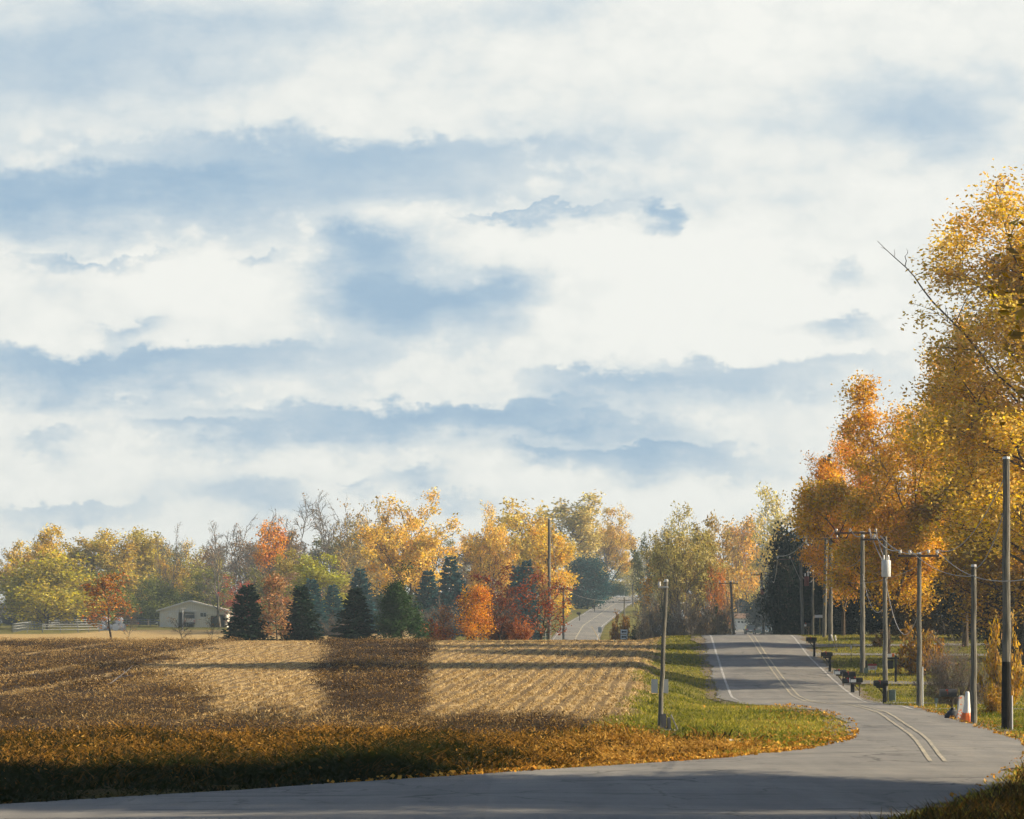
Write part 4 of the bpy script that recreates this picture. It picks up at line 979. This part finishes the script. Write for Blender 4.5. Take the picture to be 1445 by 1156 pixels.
wire(T('t1', 0), pt('t1', 2.0), .3, 'short drooping wire on the pale pole by the brush')
wire(pt('tank', 2.2), pt('cross', 2.6), 1.9, 'service wire hanging in a deep loop beside the pole with white insulators', .02)
wire(pt('thick', 2.6), pt('tank', 3.5), 1.2, 'service wire hanging in a loop left of the transformer pole', .02)
wire(pt('pairr', 3.0), pt('cross', .6), .6, 'long wire crossing behind the transformer pole to the pole with white insulators', .012)
wire(T('cross', 3), at(1500, 805, 60), .7, 'wire running right from the white insulators through the golden leaves', .014)
wire(T('cross', 1), pt('plain', .4), .35, 'wire from the white insulators to the plain grey pole', .014)
wire(T('tee', 0), T('far1', 0), .8, 'faint wire beside the far road from the T crossarm pole', .014)
wire(T('far1', 1), T('far2', 0), 1.0, 'faint wire along the far road top', .014)

wire(T('cross', 2), T('tank', 1)+np.array([.3, 0, -.1]), .5, 'second wire from the white insulators to the transformer pole')
wire(pt('dark', .5), T('cross', 3), .9, 'wire from the half black pole to the white insulators', .02)
wire(pt('dark', 1.4), pt('plain', .15), .5, 'wire from the half black pole to the plain grey pole', .02)
wire(pt('thick', 1.6), pt('pairr', 1.9), .5, 'lower service wire from the thick pole to the close poles', .02)
wire(pt('tall', .2), T('tee', 1), .4, 'wire slanting from the very tall bare pole to the T crossarm pole', .03)
wire(pt('red', 1.2), pt('thin', .8), .5, 'wire from the red brown transformer pole to the thin pole', .02)
# concrete culvert end and rod at the foot of the leaning pole
x, y, z = on(934, 97.2)
o = thing('culvert_headwall', 'dark concrete culvert end at the foot of the leaning field pole', 'culvert', (x, y, z-.1))
obj('wing_wall', MB().prismx([(-.3, 0), (.5, 0), (.5, .62), (.3, .62)], -.02, .16).prismx([(-.3, 0), (.5, 0), (.5, .5), (.2, .5)], .20, .3).mesh('wing_wall', m_dkgrey), o)
obj('footing', MB().box(-.5, .42, -.45, .5, 0, .12, .02).mesh('footing', m_concb), o)
obj('grate_rod', MB().tube([(.3, -.1, .6), (.52, -.3, .1), (.25, -.5, .05)], .03, 6).mesh('grate_rod', m_concb), o)

# ------------------------------------------------------------------ mailboxes
def mailbox(px, Y, hpx, label, mat=m_black, twin=False, white=False, w=.2, post=.055, arm=True, rz=0.0):
    x, y, z = on(px, Y); H = hpx*Y/F; bh = .26; L = .52
    o = thing('mailbox', label, 'mailbox', (x, y, z-.05), rz)
    mp = MB().box(-post, post, -post, post, 0, H-bh+.05, .01)
    if arm: mp.box(-L*.8, .1, -.05, .05, H-bh-.05, H-bh+.045, .01).tube([(-L*.55, 0, H-bh-.05), (0, 0, H-bh-.4)], .03, 5)
    obj('post', mp.mesh('post', m_postwood if post < .05 else mat), o)
    def box_at(dx, dy, dz, mm, nm='box'):
        n = 9; arc = [(w*math.cos(math.pi*k/n)*.62, .14+w*.62*math.sin(math.pi*k/n)) for k in range(n+1)]
        poly = [(-w*.62, 0), (w*.62, 0)]+arc[:]
        b = obj(nm, MB().prismx(poly, -L, .16).mesh('box', mm), o, (dx, dy, H-bh+.05+dz))
        obj('door', MB().prismx([(a*.93, c*.94+.005) for a, c in poly], -L-.018, -L-.002).mesh('door', mat if not white else m_whitep), b)
        obj('flag', MB().box(-L*.45, -L*.42, -w*.62-.02, -w*.62-.004, .1, .3).box(-L*.6, -L*.42, -w*.62-.022, -w*.62-.004, .24, .31).mesh('flag', m_redp), b)
    if twin:
        box_at(0, 0, 0, mat); box_at(-.02, 0, -.36, mat, 'newspaper_box')
    else: box_at(0, 0, 0, mat)
    if white: obj('number_plate', MB().box(-.5, -.2, -w*.62-.03, -w*.62-.012, H-.2, H-.04).mesh('number_plate', m_whitep), o)
    return o
mailbox(1149, 192.5, 29, 'black mailbox on a post beside the second driveway, farthest up the slope', post=.07)
mailbox(1171, 177, 29, 'black mailbox on a stout post on the sunlit lawn corner', post=.075)
mailbox(1190, 163.5, 25, 'small grey mailbox on a thin post left of the bulky double mailbox', mat=m_dkgrey, post=.03, white=True)
mailbox(1203, 158, 31, 'bulky double mailbox with a newspaper box below', twin=True, post=.1, w=.25)
mailbox(1213, 155, 28, 'mailbox with a white plate on a thin post right of the bulky double mailbox', white=True, post=.03)
mailbox(1248, 145.5, 33, 'black mailbox on a thick post in front of the transformer pole', post=.085, w=.24)
mailbox(1141, 246, 26, 'small dark mailbox in the shade at the road crest', post=.04, white=True)
o = mailbox(1344, 122, 30, 'wide dark mailbox on a thin post beneath the purplish bush', mat=m_dkgrey, post=.03, w=.3)
mailbox(818, 500, 12, 'dark mailbox on a post beside the far road', w=.3)
mailbox(839, 560, 9, 'small dark mailbox near the top of the far road', w=.3)

def stake(name, px, Y, hpx, label, cat, mat_post, parts):
    x, y, z = on(px, Y); H = hpx*Y/F
    o = thing(name, label, cat, (x, y, z-.05))
    obj('post', MB().box(-.02, .02, -.02, .02, 0, H, .005).mesh('post', mat_post), o)
    for nm, mm, (x0, x1, z0, z1) in parts: obj(nm, MB().box(x0, x1, -.045, -.022, z0*H, z1*H, .004).mesh(nm, mm), o)
    return o
def text_on(parent, s, loc, size, mat, name='lettering'):
    cu = bpy.data.curves.new(name, 'FONT'); cu.body = s; cu.size = size; cu.align_x = 'CENTER'; cu.align_y = 'CENTER'; cu.extrude = .002
    cu.materials.append(mat); o = obj(name, cu, parent, loc); o.rotation_euler = (math.pi/2, 0, 0); return o
# lawn sign, hanging real estate sign, markers
x, y, z = on(1231, 176)
o = thing('lawn_sign', 'small red and white lawn sign on the sunlit grass', 'sign', (x, y, z-.05))
obj('wire_stake', MB().box(-.2, -.18, -.01, .01, 0, .5).box(.18, .2, -.01, .01, 0, .5).mesh('wire_stake', m_steel), o)
b = obj('panel', MB().box(-.27, .27, -.025, -.011, .3, .66).mesh('panel', m_whitep), o)
obj('red_band', MB().box(-.27, .27, -.031, -.026, .53, .66).mesh('red_band', m_redp), b)
obj('print_lines', MB().box(-.2, .2, -.031, -.026, .44, .47).box(-.16, .16, -.031, -.026, .37, .4).mesh('print_lines', m_redp), b)
x, y, z = on(1264, 168)
o = thing('real_estate_sign', 'dark hanging sign post with a white and red rider beside the lawn', 'sign', (x, y, z-.05), .0)
obj('post', MB().box(-.06, .06, -.06, .06, 0, 1.62, .01).mesh('post', m_black), o)
obj('arm', MB().box(-.62, .2, -.045, .045, 1.42, 1.51, .01).mesh('arm', m_black), o)
obj('hanging_panel', MB().box(-.5, -.16, -.02, .02, .85, 1.34, .005).mesh('hanging_panel', m_black), o)
obj('rider', MB().box(-.56, -.22, -.02, .02, 1.52, 1.72, .005).mesh('rider', m_whitep), o)
obj('rider_tab', MB().box(-.22, -.08, -.02, .02, 1.56, 1.74, .005).mesh('rider_tab', m_orangep), o)
stake('marker_post', 1222, 172, 26, 'dark marker post with a pale green band right of the thick pole', 'marker post', m_black, [('band', m_teal, (-.12, .12, .3, .62)), ('cap', m_black, (-.05, .05, .6, 1.0))])
stake('marker_post', 1201, 188, 24, 'thin grey marker post on the upper lawn', 'marker post', m_dkgrey, [('tag', m_greytank, (-.05, .05, .8, 1.0))])
stake('marker_post', 1321, 128, 17, 'pale blue grey marker post at the right driveway', 'marker post', m_greytank, [('cap', m_teal, (-.07, .07, .55, 1.0))])
stake('street_sign', 1157, 232, 32, 'white street name sign on a yellowish post near the crest', 'sign', mat_plain('yellow_post', (.4, .32, .12), .6), [('name_plate', m_whitep, (-.42, .28, .86, .99))])
x, y, z = on(1181, 198)
o = thing('guy_marker', 'slanted dark guy rod with white markers beside the two close poles', 'guy wire', (x, y, z-.05))
obj('rod', MB().tube([(.05, 0, 0), (-.4, 0, 1.3)], .025, 6).tube([(.0, 0, .3), (-.12, 0, 1.2)], .02, 6).mesh('rod', m_dkgrey), o)
obj('sleeve', MB().tube([(-.25, 0, .87), (-.4, 0, 1.31)], .05, 7).tube([(-.07, 0, .9), (-.12, 0, 1.25)], .045, 7).mesh('sleeve', m_whitep), o)
x, y, z = on(1259, 150)
o = thing('utility_pedestal', 'low green utility box beside the transformer pole', 'utility box', (x, y, z-.05))
obj('cabinet', MB().box(-.17, .17, -.15, .15, 0, .62, .03).mesh('cabinet', m_teal), o)
obj('lid', MB().box(-.19, .19, -.17, .17, .62, .68, .02).mesh('lid', m_teal), o)
# roadside heap by the plain pole: speckled post, pale cone with an orange base
x, y, z = on(1364, 104)
o = thing('marker_cone', 'tall white cone on a bright orange base beside the plain grey pole', 'traffic cone', (x, y, z-.03))
obj('cone', MB().tube([(0, 0, .38), (.02, 0, .8), (.03, 0, 1.12), (.03, 0, 1.16)], [.15, .10, .07, .05], 14).mesh('cone', m_whitep, True), o)
obj('base', MB().tube([(0, 0, 0), (0, 0, .06), (0, 0, .3), (0, 0, .42)], [.22, .24, .2, .14], 9).mesh('base', m_orangep), o)
obj('foot', MB().box(-.28, .26, -.25, .25, 0, .05, .01).mesh('foot', m_orangep), o)
x, y, z = on(1353, 106)
m_speck, t, out = mat_new('speckled_panel')
tc_ = t.new('ShaderNodeTexCoord').outputs['Object']; vo = t.new('ShaderNodeTexVoronoi'); t.put(vo.inputs['Vector'], tc_); vo.inputs['Scale'].default_value = 9
p = t.new('ShaderNodeBsdfPrincipled'); t.put(p.inputs['Base Color'], t.mix(t.sstep(vo.outputs['Distance'], .28, .36), (.6, .14, .05), (.42, .44, .42))); p.inputs['Roughness'].default_value = .7
t.l.new(p.outputs[0], out.inputs['Surface'])
o = thing('delineator', 'grey orange speckled barrier post leaning beside the white cone', 'barrier post', (x, y, z-.03), .3)
obj('panel', MB().prism([(-.1, 0), (.12, 0), (.2, .92), (.16, .98), (.04, .98), (0, .9)], -.05, .05).mesh('panel', m_speck), o)
obj('foot', MB().box(-.2, .22, -.2, .2, 0, .07, .015).mesh('foot', m_black), o)
x, y, z = on(1344.5, 108)
o = thing('rubbish_bag', 'dark knotted rubbish bag under the wide dark mailbox', 'rubbish bag', (x, y, z-.03))
r = rng_(4); ring = []
for k, (h, rr) in enumerate([(0, .18), (.08, .27), (.22, .28), (.36, .2), (.44, .07), (.5, .09)]):
    for j in range(12): a = j/12*6.283; ring.append((rr*(1+.16*r.normal())*math.cos(a), rr*(1+.16*r.normal())*math.sin(a), h))
k = np.arange(5)[:, None]*12; j = np.arange(12)[None]; f = np.stack([k+j, k+(j+1) % 12, k+12+(j+1) % 12, k+12+j], -1).reshape(-1, 4)
obj('sack', MB().add(ring, [f, [tuple(range(60, 72))]]).mesh('sack', m_dkgrey, True), o)
obj('knot', MB().tube([(0, 0, .43), (0, 0, .46)], [.1, .1], 8).mesh('knot', m_black), o)

# signs at the far road
x, y, z = on(880.5, 300)
o = thing('arrow_sign', 'white sign with two stacked black arrows pointing left', 'sign', (x, y, z-.1))
for s in (-.28, .28): obj('post', MB().box(s-.03, s+.03, -.0, .06, 0, 1.95).mesh('post', m_steel), o)
for z0 in (.93, 1.46):
    pn = obj('panel', MB().box(-.36, .36, -.04, -.012, z0, z0+.47, .006).mesh('panel', m_whitep), o)
    c = z0+.235
    obj('arrow', MB().prism([(-.28, c), (-.1, c+.14), (-.1, c+.06), (.26, c+.06), (.26, c-.06), (-.1, c-.06), (-.1, c-.14)], -.046, -.041).mesh('arrow', m_black), pn)
x, y, z = on(846.5, 300)
stake('small_sign', 846.5, 300, 29, 'small blank white sign beside the far road', 'sign', m_steel, [('panel', m_whitep, (-.19, .19, .74, 1.0))])
x, y, z = on(931, 290)
o = thing('diamond_sign', 'grey back of a diamond road sign behind the leaning field pole', 'sign', (x, y, z-.1))
obj('post', MB().box(-.04, .04, -.0, .06, 0, 2.2).mesh('post', m_steel), o)
obj('panel', MB().prism([(0, 1.45), (.56, 2.05), (0, 2.65), (-.56, 2.05)], -.035, -.01).mesh('panel', m_greytank), o)
x, y, z = on(770, 262)
o = thing('street_sign', 'small green street name sign left of the tall bare pole', 'sign', (x, y, z-.1))
obj('post', MB().box(-.035, .035, -.0, .06, 0, 1.7).mesh('post', m_whitep), o)
obj('name_plate', MB().box(-.2, .2, -.04, -.01, 1.42, 1.72, .006).mesh('name_plate', m_greenp), o)
x, y, z = on(847, 247)
o = thing('leaning_stick', 'pale leaning stick in front of the far road', 'stick', (x, y, z))
obj('stick', MB().tube([(0, 0, -.1), (-.35, 0, .6), (-.75, 0, 1.25)], [.03, .025, .02], 6).mesh('stick', mat_plain('bleached_wood', (.6, .5, .3), .8)), o)
x, y, z = on(865, 246)
def rock(name, px, Y, s, label, mat, seed, group=None, cat='rock'):
    x, y, z = on(px, Y); r = rng_(seed); V_ = []; 
    for k, (h, rr) in enumerate([(-.2, .7), (.1, 1.), (.45, .85), (.7, .45), (.76, .05)]):
        for j in range(9): a = j/9*6.283; q_ = rr*s*(1+.14*r.normal()); V_.append((q_*math.cos(a)*1.25, q_*math.sin(a), h*s*(1+.08*r.normal())))
    k = np.arange(4)[:, None]*9; j = np.arange(9)[None]; f = np.stack([k+j, k+(j+1) % 9, k+9+(j+1) % 9, k+9+j], -1).reshape(-1, 4)
    o = obj(name, MB().add(V_, [f, [tuple(range(36, 45))]]).mesh(name, mat), None, (x, y, z)); tag(o, label, cat, group); return o
m_rock = mat_plain('pale_limestone', (.5, .47, .4), .9, .35, 5)
rock('boulder', 865, 246, .14, 'pale boulder at the field crest left of the arrow sign', m_rock, 2)
rock('stone', 1032, 83, .16, 'pale stone lying where the field edge meets the verge leaves', m_rock, 3)
rock('stone', 1042, 82, .11, 'smaller pale stone right beside the larger verge stone', m_rock, 5)
rock('stone', 1096, 80.5, .09, 'little flat stone near the tip of the verge', m_rock, 6)
# pale fallen branch out in the dark crop
x, y, z = on(172, 138)
o = obj('fallen_branch', None); bpy.data.objects.remove(o)
q2 = MB().tube([(-.5, -.3, .1), (-.2, 0, .35), (.12, .1, .6), (.5, .2, .95)], [.03, .028, .022, .012], 6).tube([(-.2, 0, .35), (.2, -.2, .45), (.6, -.3, .5)], [.02, .015, .008], 5)
q2.tube([(.12, .1, .6), (.1, .0, .8)], [.014, .007], 5).tube([(-.5, -.3, .1), (-.7, -.3, .02)], [.03, .03], 5)
o = obj('fallen_branch', q2.mesh('fallen_branch', mat_plain('bleached_bark', (.27, .27, .28), .8)), None, (x, y, z)); tag(o, 'pale bare branch lying on the dark crop in the left field', 'branch')

# ------------------------------------------------------------------ shed, paddock fence, bales
m_side, t, out = mat_new('pale_siding')
tc_ = t.new('ShaderNodeTexCoord').outputs['Object']; sx = t.new('ShaderNodeSeparateXYZ'); t.put(sx.inputs[0], tc_)
fr_ = t.m('FRACT', t.m('MULTIPLY', sx.outputs[0], 3.3)); rib = t.sstep(fr_, 0.08, 0.16)
nz = t.noise(tc_, 1.2, 5, .6)
p = t.new('ShaderNodeBsdfPrincipled'); t.put(p.inputs['Base Color'], t.mix(rib, (.58, .55, .48), t.mix(nz, (.70, .67, .60), (.80, .77, .70)))); p.inputs['Roughness'].default_value = .6
t.l.new(p.outputs[0], out.inputs['Surface'])
m_roof = mat_plain('pale_roof_metal', (.60, .57, .52), .45, .15, 1.5, .2)
m_dark = mat_plain('dark_interior', (.02, .02, .02), .9, .2, 2)
m_glass = mat_plain('dark_window_glass', (.03, .04, .05), .08, .1, 2, 0, .6)
YB = 480; s_ = YB/F
x, y, z = on(225, YB); z -= .1
o = thing('shed', 'pale beige farm shed with low gable and open doorways before the wood', 'shed', (x, y, z))
W_ = 95*s_; ev = 2.85; pk = 4.35; xm = 43*s_; D = 12.0
top = lambda xx: ev+(pk-ev)*(xx/xm if xx < xm else (W_-xx)/(W_-xm))
cuts = [0, 27*s_, 49*s_, 58*s_, 66*s_, 73*s_, 82*s_, 86*s_, 92*s_, W_]
wl = MB(); od = 2.55
def wallseg(x0, x1, z0):
    xs_ = [x0]+([xm] if x0 < xm < x1 else [])+[x1]
    wl.prism([(x0, z0), (x1, z0)]+[(q_, top(q_)) for q_ in xs_[::-1]], 0, .15)
wallseg(0, 27*s_, 0); wallseg(27*s_, 49*s_, od); wallseg(49*s_, 73*s_, 0); wallseg(73*s_, 82*s_, 2.0); wallseg(82*s_, 86*s_, 0); wallseg(86*s_, 92*s_, 2.2); wallseg(92*s_, W_, 0)
wl.box(0, .15, .16, D, 0, ev).box(W_-.15, W_, .16, D, 0, ev).box(.16, W_-.16, D-.15, D, 0, ev)
obj('wall', wl.mesh('wall', m_side), o)
obj('floor_slab', MB().box(.2, W_-.2, .2, D-.2, 0, .08).mesh('floor_slab', m_concb), o)
rf = MB()
rf.prism([(-.5, ev-.16), (xm, pk+.02), (xm, pk+.2), (-.5, ev+.02)], -.5, D+.3).prism([(W_+.5, ev-.16), (W_+.5, ev+.02), (xm+.002, pk+.2), (xm+.002, pk+.02)], -.5, D+.3)
ro = obj('roof', rf.mesh('roof', m_roof), o)
obj('fascia', MB().prism([(-.5, ev-.2), (xm, pk-.02), (xm, pk+.22), (-.5, ev+.05)], -.56, -.505).prism([(W_+.5, ev-.2), (W_+.5, ev+.05), (xm+.002, pk+.22), (xm+.002, pk-.02)], -.56, -.505).mesh('fascia', m_whitep), ro)
dr = obj('sliding_door', MB().box(3*s_, 27*s_-.02, -.11, -.03, .08, od+.1).mesh('sliding_door', m_side), o)
xb = MB()
for k in range(2):
    a, b_ = 3*s_+k*12*s_, 3*s_+(k+1)*12*s_-.03
    for (p_, q_) in (((a, .15), (b_, od)), ((a, od), (b_, .15)), ((a+.04, .1), (a+.04, od+.05)), ((b_-.04, .1), (b_-.04, od+.05))):
        d_ = np.array([q_[0]-p_[0], q_[1]-p_[1]]); n_ = np.array([-d_[1], d_[0]])/np.linalg.norm(d_)*.06
        k_ = len(xb.v)*.0012
        xb.prism([tuple(np.array(p_)-n_), tuple(np.array(q_)-n_), tuple(np.array(q_)+n_), tuple(np.array(p_)+n_)], -.15-k_, -.112)
obj('door_bracing', xb.mesh('door_bracing', m_whitep), dr)
obj('door_track', MB().box(1*s_, 52*s_, -.16, -.002, od+.12, od+.24).mesh('door_track', m_whitep), o)
wd = obj('window', MB().box(57*s_, 67*s_, -.05, -.002, 1.75, 2.55).mesh('window', m_whitep), o)
obj('pane', MB().box(58*s_, 62*s_, -.065, -.052, 1.84, 2.46).box(62.4*s_, 66*s_, -.065, -.052, 1.84, 2.46).mesh('pane', m_glass), wd)
obj('door_frame', MB().box(72.4*s_, 73*s_-.004, -.06, -.002, 0, 2.0).box(82*s_+.004, 82.8*s_, -.06, -.002, 0, 2.0).box(85.5*s_, 86*s_-.004, -.06, -.002, 0, 2.2).box(92*s_+.004, 92.5*s_, -.06, -.002, 0, 2.2).mesh('door_frame', m_postwood), o)
# vehicle standing in the shed doorway: pale body, dark red tail
def car(px, Y, label, body, L=4.4, W=1.8, H=1.5, rz=0.0, kind='suv', name='parked_car', cat='car', dz=0):
    x, y, z = on(px, Y)
    o = thing(name, label, cat, (x, y, z+.07+dz), rz)
    m_b = mat_plain(name+'_paint', body, .3, .08, 2, .2, .5)
    if kind == 'suv': prof = [(-.5*L, .35), (.46*L, .35), (.5*L, .5), (.5*L, .82), (.3*L, .95), (-.46*L, .98), (-.5*L, .8)]; cab = [(-.47*L, .96), (.27*L, .94), (.12*L, H), (-.40*L, H)]
    elif kind == 'sedan': prof = [(-.5*L, .32), (.47*L, .32), (.5*L, .5), (.48*L, .72), (.22*L, .86), (-.4*L, .9), (-.5*L, .78)]; cab = [(-.36*L, .88), (.2*L, .85), (.04*L, H), (-.22*L, H)]
    else: prof = [(-.5*L, .5), (.47*L, .5), (.5*L, .7), (.5*L, 1.15), (.3*L, 1.25), (-.5*L, 1.25)]; cab = [(-.5*L, 1.24), (.26*L, 1.24), (.2*L, H), (-.5*L, H)]
    # profile runs along y (length), extruded over x with slight tumblehome
    b = MB(); n = len(prof)
    for sx_, k_ in ((-1, 0), (1, 1)): pass
    V_ = [(-W/2+.08, yy_, zz_) for yy_, zz_ in prof]+[(-W/2, yy_*.985, zz_*.99+.005) for yy_, zz_ in prof]+[(W/2, yy_*.985, zz_*.99+.005) for yy_, zz_ in prof]+[(W/2-.08, yy_, zz_) for yy_, zz_ in prof]
    fs = [(i+n*k, (i+1) % n+n*k, (i+1) % n+n*k+n, i+n*k+n) for k in range(3) for i in range(n)]
    b.add(V_, [fs, [tuple(range(n-1, -1, -1))], [tuple(range(3*n, 4*n))]])
    bo = obj('body', b.mesh('body', m_b), o)
    c = MB(); n = len(cab); V_ = [(-W/2+.05+(.12 if zz_ > 1.0 else 0), yy_, zz_) for yy_, zz_ in cab]+[(W/2-.05-(.12 if zz_ > 1.0 else 0), yy_, zz_) for yy_, zz_ in cab]
    c.add(V_, [[(i, (i+1) % n, (i+1) % n+n, i+n) for i in range(n)], [tuple(range(n-1, -1, -1))], [tuple(range(n, 2*n))]])
    obj('cabin_glass', c.mesh('cabin_glass', m_glass), o)
    ytop = [p_ for p_ in cab if p_[1] == H]
    obj('roof', MB().box(-W/2+.15, W/2-.15, min(p_[0] for p_ in ytop)-.02, max(p_[0] for p_ in ytop)+.02, H-.03, H+.035, .015).mesh('roof', m_b), o)
    for sx_ in (-1, 1):
        for yy_ in (-.31*L, .31*L):
            wh = obj('wheel', MB().tube([(-.11, 0, 0), (-.1, 0, 0), (.1, 0, 0), (.11, 0, 0)], [.29, .33, .33, .29], 18).mesh('wheel', m_black), o, (sx_*(W/2-.12), yy_, .33))
            obj('rim', MB().tube([(-.118, 0, 0), (.118, 0, 0)], [.2, .2], 12).mesh('rim', m_steel), wh)
        obj('tail_light', MB().box(sx_*(W/2-.19)-.13, sx_*(W/2-.19)+.13, -.5*L-.03, -.5*L+.06, .72, .92, .01).mesh('tail_light', m_redp), o)
        obj('headlight', MB().box(sx_*(W/2-.25)-.16, sx_*(W/2-.25)+.16, .46*L, .5*L+.01, .62, .78, .01).mesh('headlight', m_glassy), o)
    obj('bumper', MB().box(-W/2+.03, W/2-.03, -.5*L-.07, -.5*L+.02, .38, .58, .02).mesh('bumper', m_dkgrey), o)
    obj('number_plate', MB().box(-.26, .26, -.5*L-.085, -.5*L-.072, .6, .73).mesh('number_plate', m_whitep), o)
    return o
car(270, 482, 'pale pickup truck standing in the open shed doorway', (.62, .55, .52), 5.0, 1.9, 1.95, 0, 'truck', 'pickup_truck', 'truck', dz=.1)
car(1058, 530, 'dark blue grey car with red tail lights driving away beyond the crest', (.05, .08, .11), H=1.55)
car(1075, 524, 'blue sedan parked right of the car driving away', (.06, .13, .19), kind='sedan', H=1.4, rz=.3)
car(1084, 531, 'teal sedan parked beside the leaning pole foot', (.06, .16, .18), kind='sedan', H=1.4, rz=-.4)
car(1098, 500, 'black car parked under the dark cedars', (.012, .012, .014), H=1.5, rz=.5)
# truck front seen in the shade at the crest
x, y, z = on(1113, 262)
o = thing('van', 'small boxy van with orange corner lights in the cedar shade', 'van', (x, y, z+.02))
obj('body', MB().box(-.36, .36, -.2, 1.6, .28, .95, .06).mesh('body', m_dkgrey), o)
obj('windscreen', MB().box(-.28, .28, -.212, -.2, .58, .86).mesh('windscreen', m_glass), o)
obj('grille', MB().box(-.2, .2, -.215, -.2, .36, .48).mesh('grille', m_glassy), o)
for s in (-.3, .3):
    obj('corner_light', MB().box(s-.05, s+.05, -.22, -.2, .55, .75).mesh('corner_light', m_orangep), o)
    for yy_ in (.1, 1.3): obj('wheel', MB().tube([(s-.05, yy_, .14), (s+.05, yy_, .14)], .15, 12).mesh('wheel', m_black), o)
# pale garage beyond the crest
x, y, z = on(1036, 610); o = thing('garage', 'long pale garage with a row of small windows beyond the crest', 'garage', (x, y, z-.1))
Wg = 62*610/F
obj('wall', MB().box(0, Wg, 0, 6, 0, 2.5).mesh('wall', m_greytank), o)
obj('roof', MB().prismx([(-.4, 2.502), (6.4, 2.502), (3, 3.6)], -.3, Wg+.3).mesh('roof', mat_plain('brown_shingle', (.2, .13, .09), .9, .3, 3)), o)
for k in range(2):
    d_ = obj('garage_door', MB().box(.5+k*4.3, 4.3+k*4.3, -.05, -.002, 0, 2.2).mesh('garage_door', m_whitep), o)
    for j in range(5): obj('window', MB().box(.75+k*4.3+j*.7, 1.2+k*4.3+j*.7, -.07, -.052, 1.6, 1.95).mesh('window', m_glass), d_)

# paddock fence, light pole and bales left of the shed
m_fence = mat_wood('grey_fence_rail', (.16, .17, .165), (.34, .35, .34), (6, 6, 6))
fp = [(228, 486), (196, 492), (160, 496), (122, 492), (88, 478), (60, 462), (36, 444), (17, 418)]
fr2 = [(17, 418), (60, 415), (110, 418), (140, 424)]
o = thing('paddock_fence', 'curved grey rail fence round the green paddock', 'fence', on(228, 486))
b0 = np.array(o.location)
rails = MB()
def fence_run(pl):
    P_ = [];
    for (a, b_) in zip(pl[:-1], pl[1:]):
        n_ = max(2, int(math.hypot(pxY(a[0], a[1])-pxY(b_[0], b_[1]), a[1]-b_[1])/2.6))
        for k in range(n_): u = k/n_; P_.append((pxY(a[0], a[1])*(1-u)+pxY(b_[0], b_[1])*u, a[1]*(1-u)+b_[1]*u))
    P_.append((pxY(*pl[-1]), pl[-1][1]))
    G_ = np.array([(x_, y_, float(ground(x_, y_))) for x_, y_ in P_])-b0
    for g_ in G_: obj('post', MB().box(g_[0]-.06, g_[0]+.06, g_[1]-.06, g_[1]+.06, g_[2]-.2, g_[2]+1.3).mesh('post', m_fence), o)
    for h in (.45, .85, 1.2): rails.tube(G_+np.array([0, -.09, h]), .06, 4)
fence_run(fp); fence_run(fr2)
obj('rails', rails.mesh('rails', m_fence), o)
x, y, z = on(258, 440)
o = thing('yard_light', 'pale yard light pole in front of the shed doorway', 'lamp post', (x, y, z-.1))
obj('pole_shaft', MB().tube([(0, 0, 0), (0, 0, 3.4)], [.06, .05], 8).mesh('pole_shaft', m_greytank), o)
obj('lamp_head', MB().box(-.3, .35, -.15, .15, 3.4, 3.5, .03).mesh('lamp_head', m_whitep), o)
r = rng_(9)
for k, (px, Y, dz, lab) in enumerate([(144, 440, 0, 'white wrapped bale at the left end of the heap behind the rust brown tree'), (153, 441, 0, 'second white bale of the heap, touching the left end bale'), (149, 441.2, 1.05, 'white bale lying on top of the two left bales'),
        (163, 440, 0, 'white bale just right of the rust brown tree trunk'), (172, 441, 0, 'white bale behind the small reddish sapling'), (168, 441.2, 1.05, 'white bale lying on top beside the small reddish sapling')]):
    x, y, z = on(px, Y); o = thing('bale', lab, 'bale', (x, y, z+.5+dz), .2*r.normal())
    n_ = 14; obj('wrap', MB().tube([(0, -.6, 0), (0, -.56, 0), (0, .56, 0), (0, .6, 0)], [.5, .56, .56, .5], n_).mesh('wrap', mat_plain('white_film', (.72, .73, .73), .35, .12, 4), True), o)
    obj('seam_band', MB().tube([(0, -.05, 0), (0, .05, 0)], [.575, .575], n_).mesh('seam_band', m_greytank), o)

# ------------------------------------------------------------------ air: pale autumn haze
mh, t, out = mat_new('haze_air')
pv = t.new('ShaderNodeVolumePrincipled'); pv.inputs['Color'].default_value = (.66, .83, .95, 1); pv.inputs['Density'].default_value = 0.00029
pv.inputs['Anisotropy'].default_value = 0.25
t.l.new(pv.outputs[0], out.inputs['Volume'])
b = MB().box(-920, 920, -160, 1520, -4.0, 48.0).mesh('haze', mh)
struct('haze', b, 'stuff')
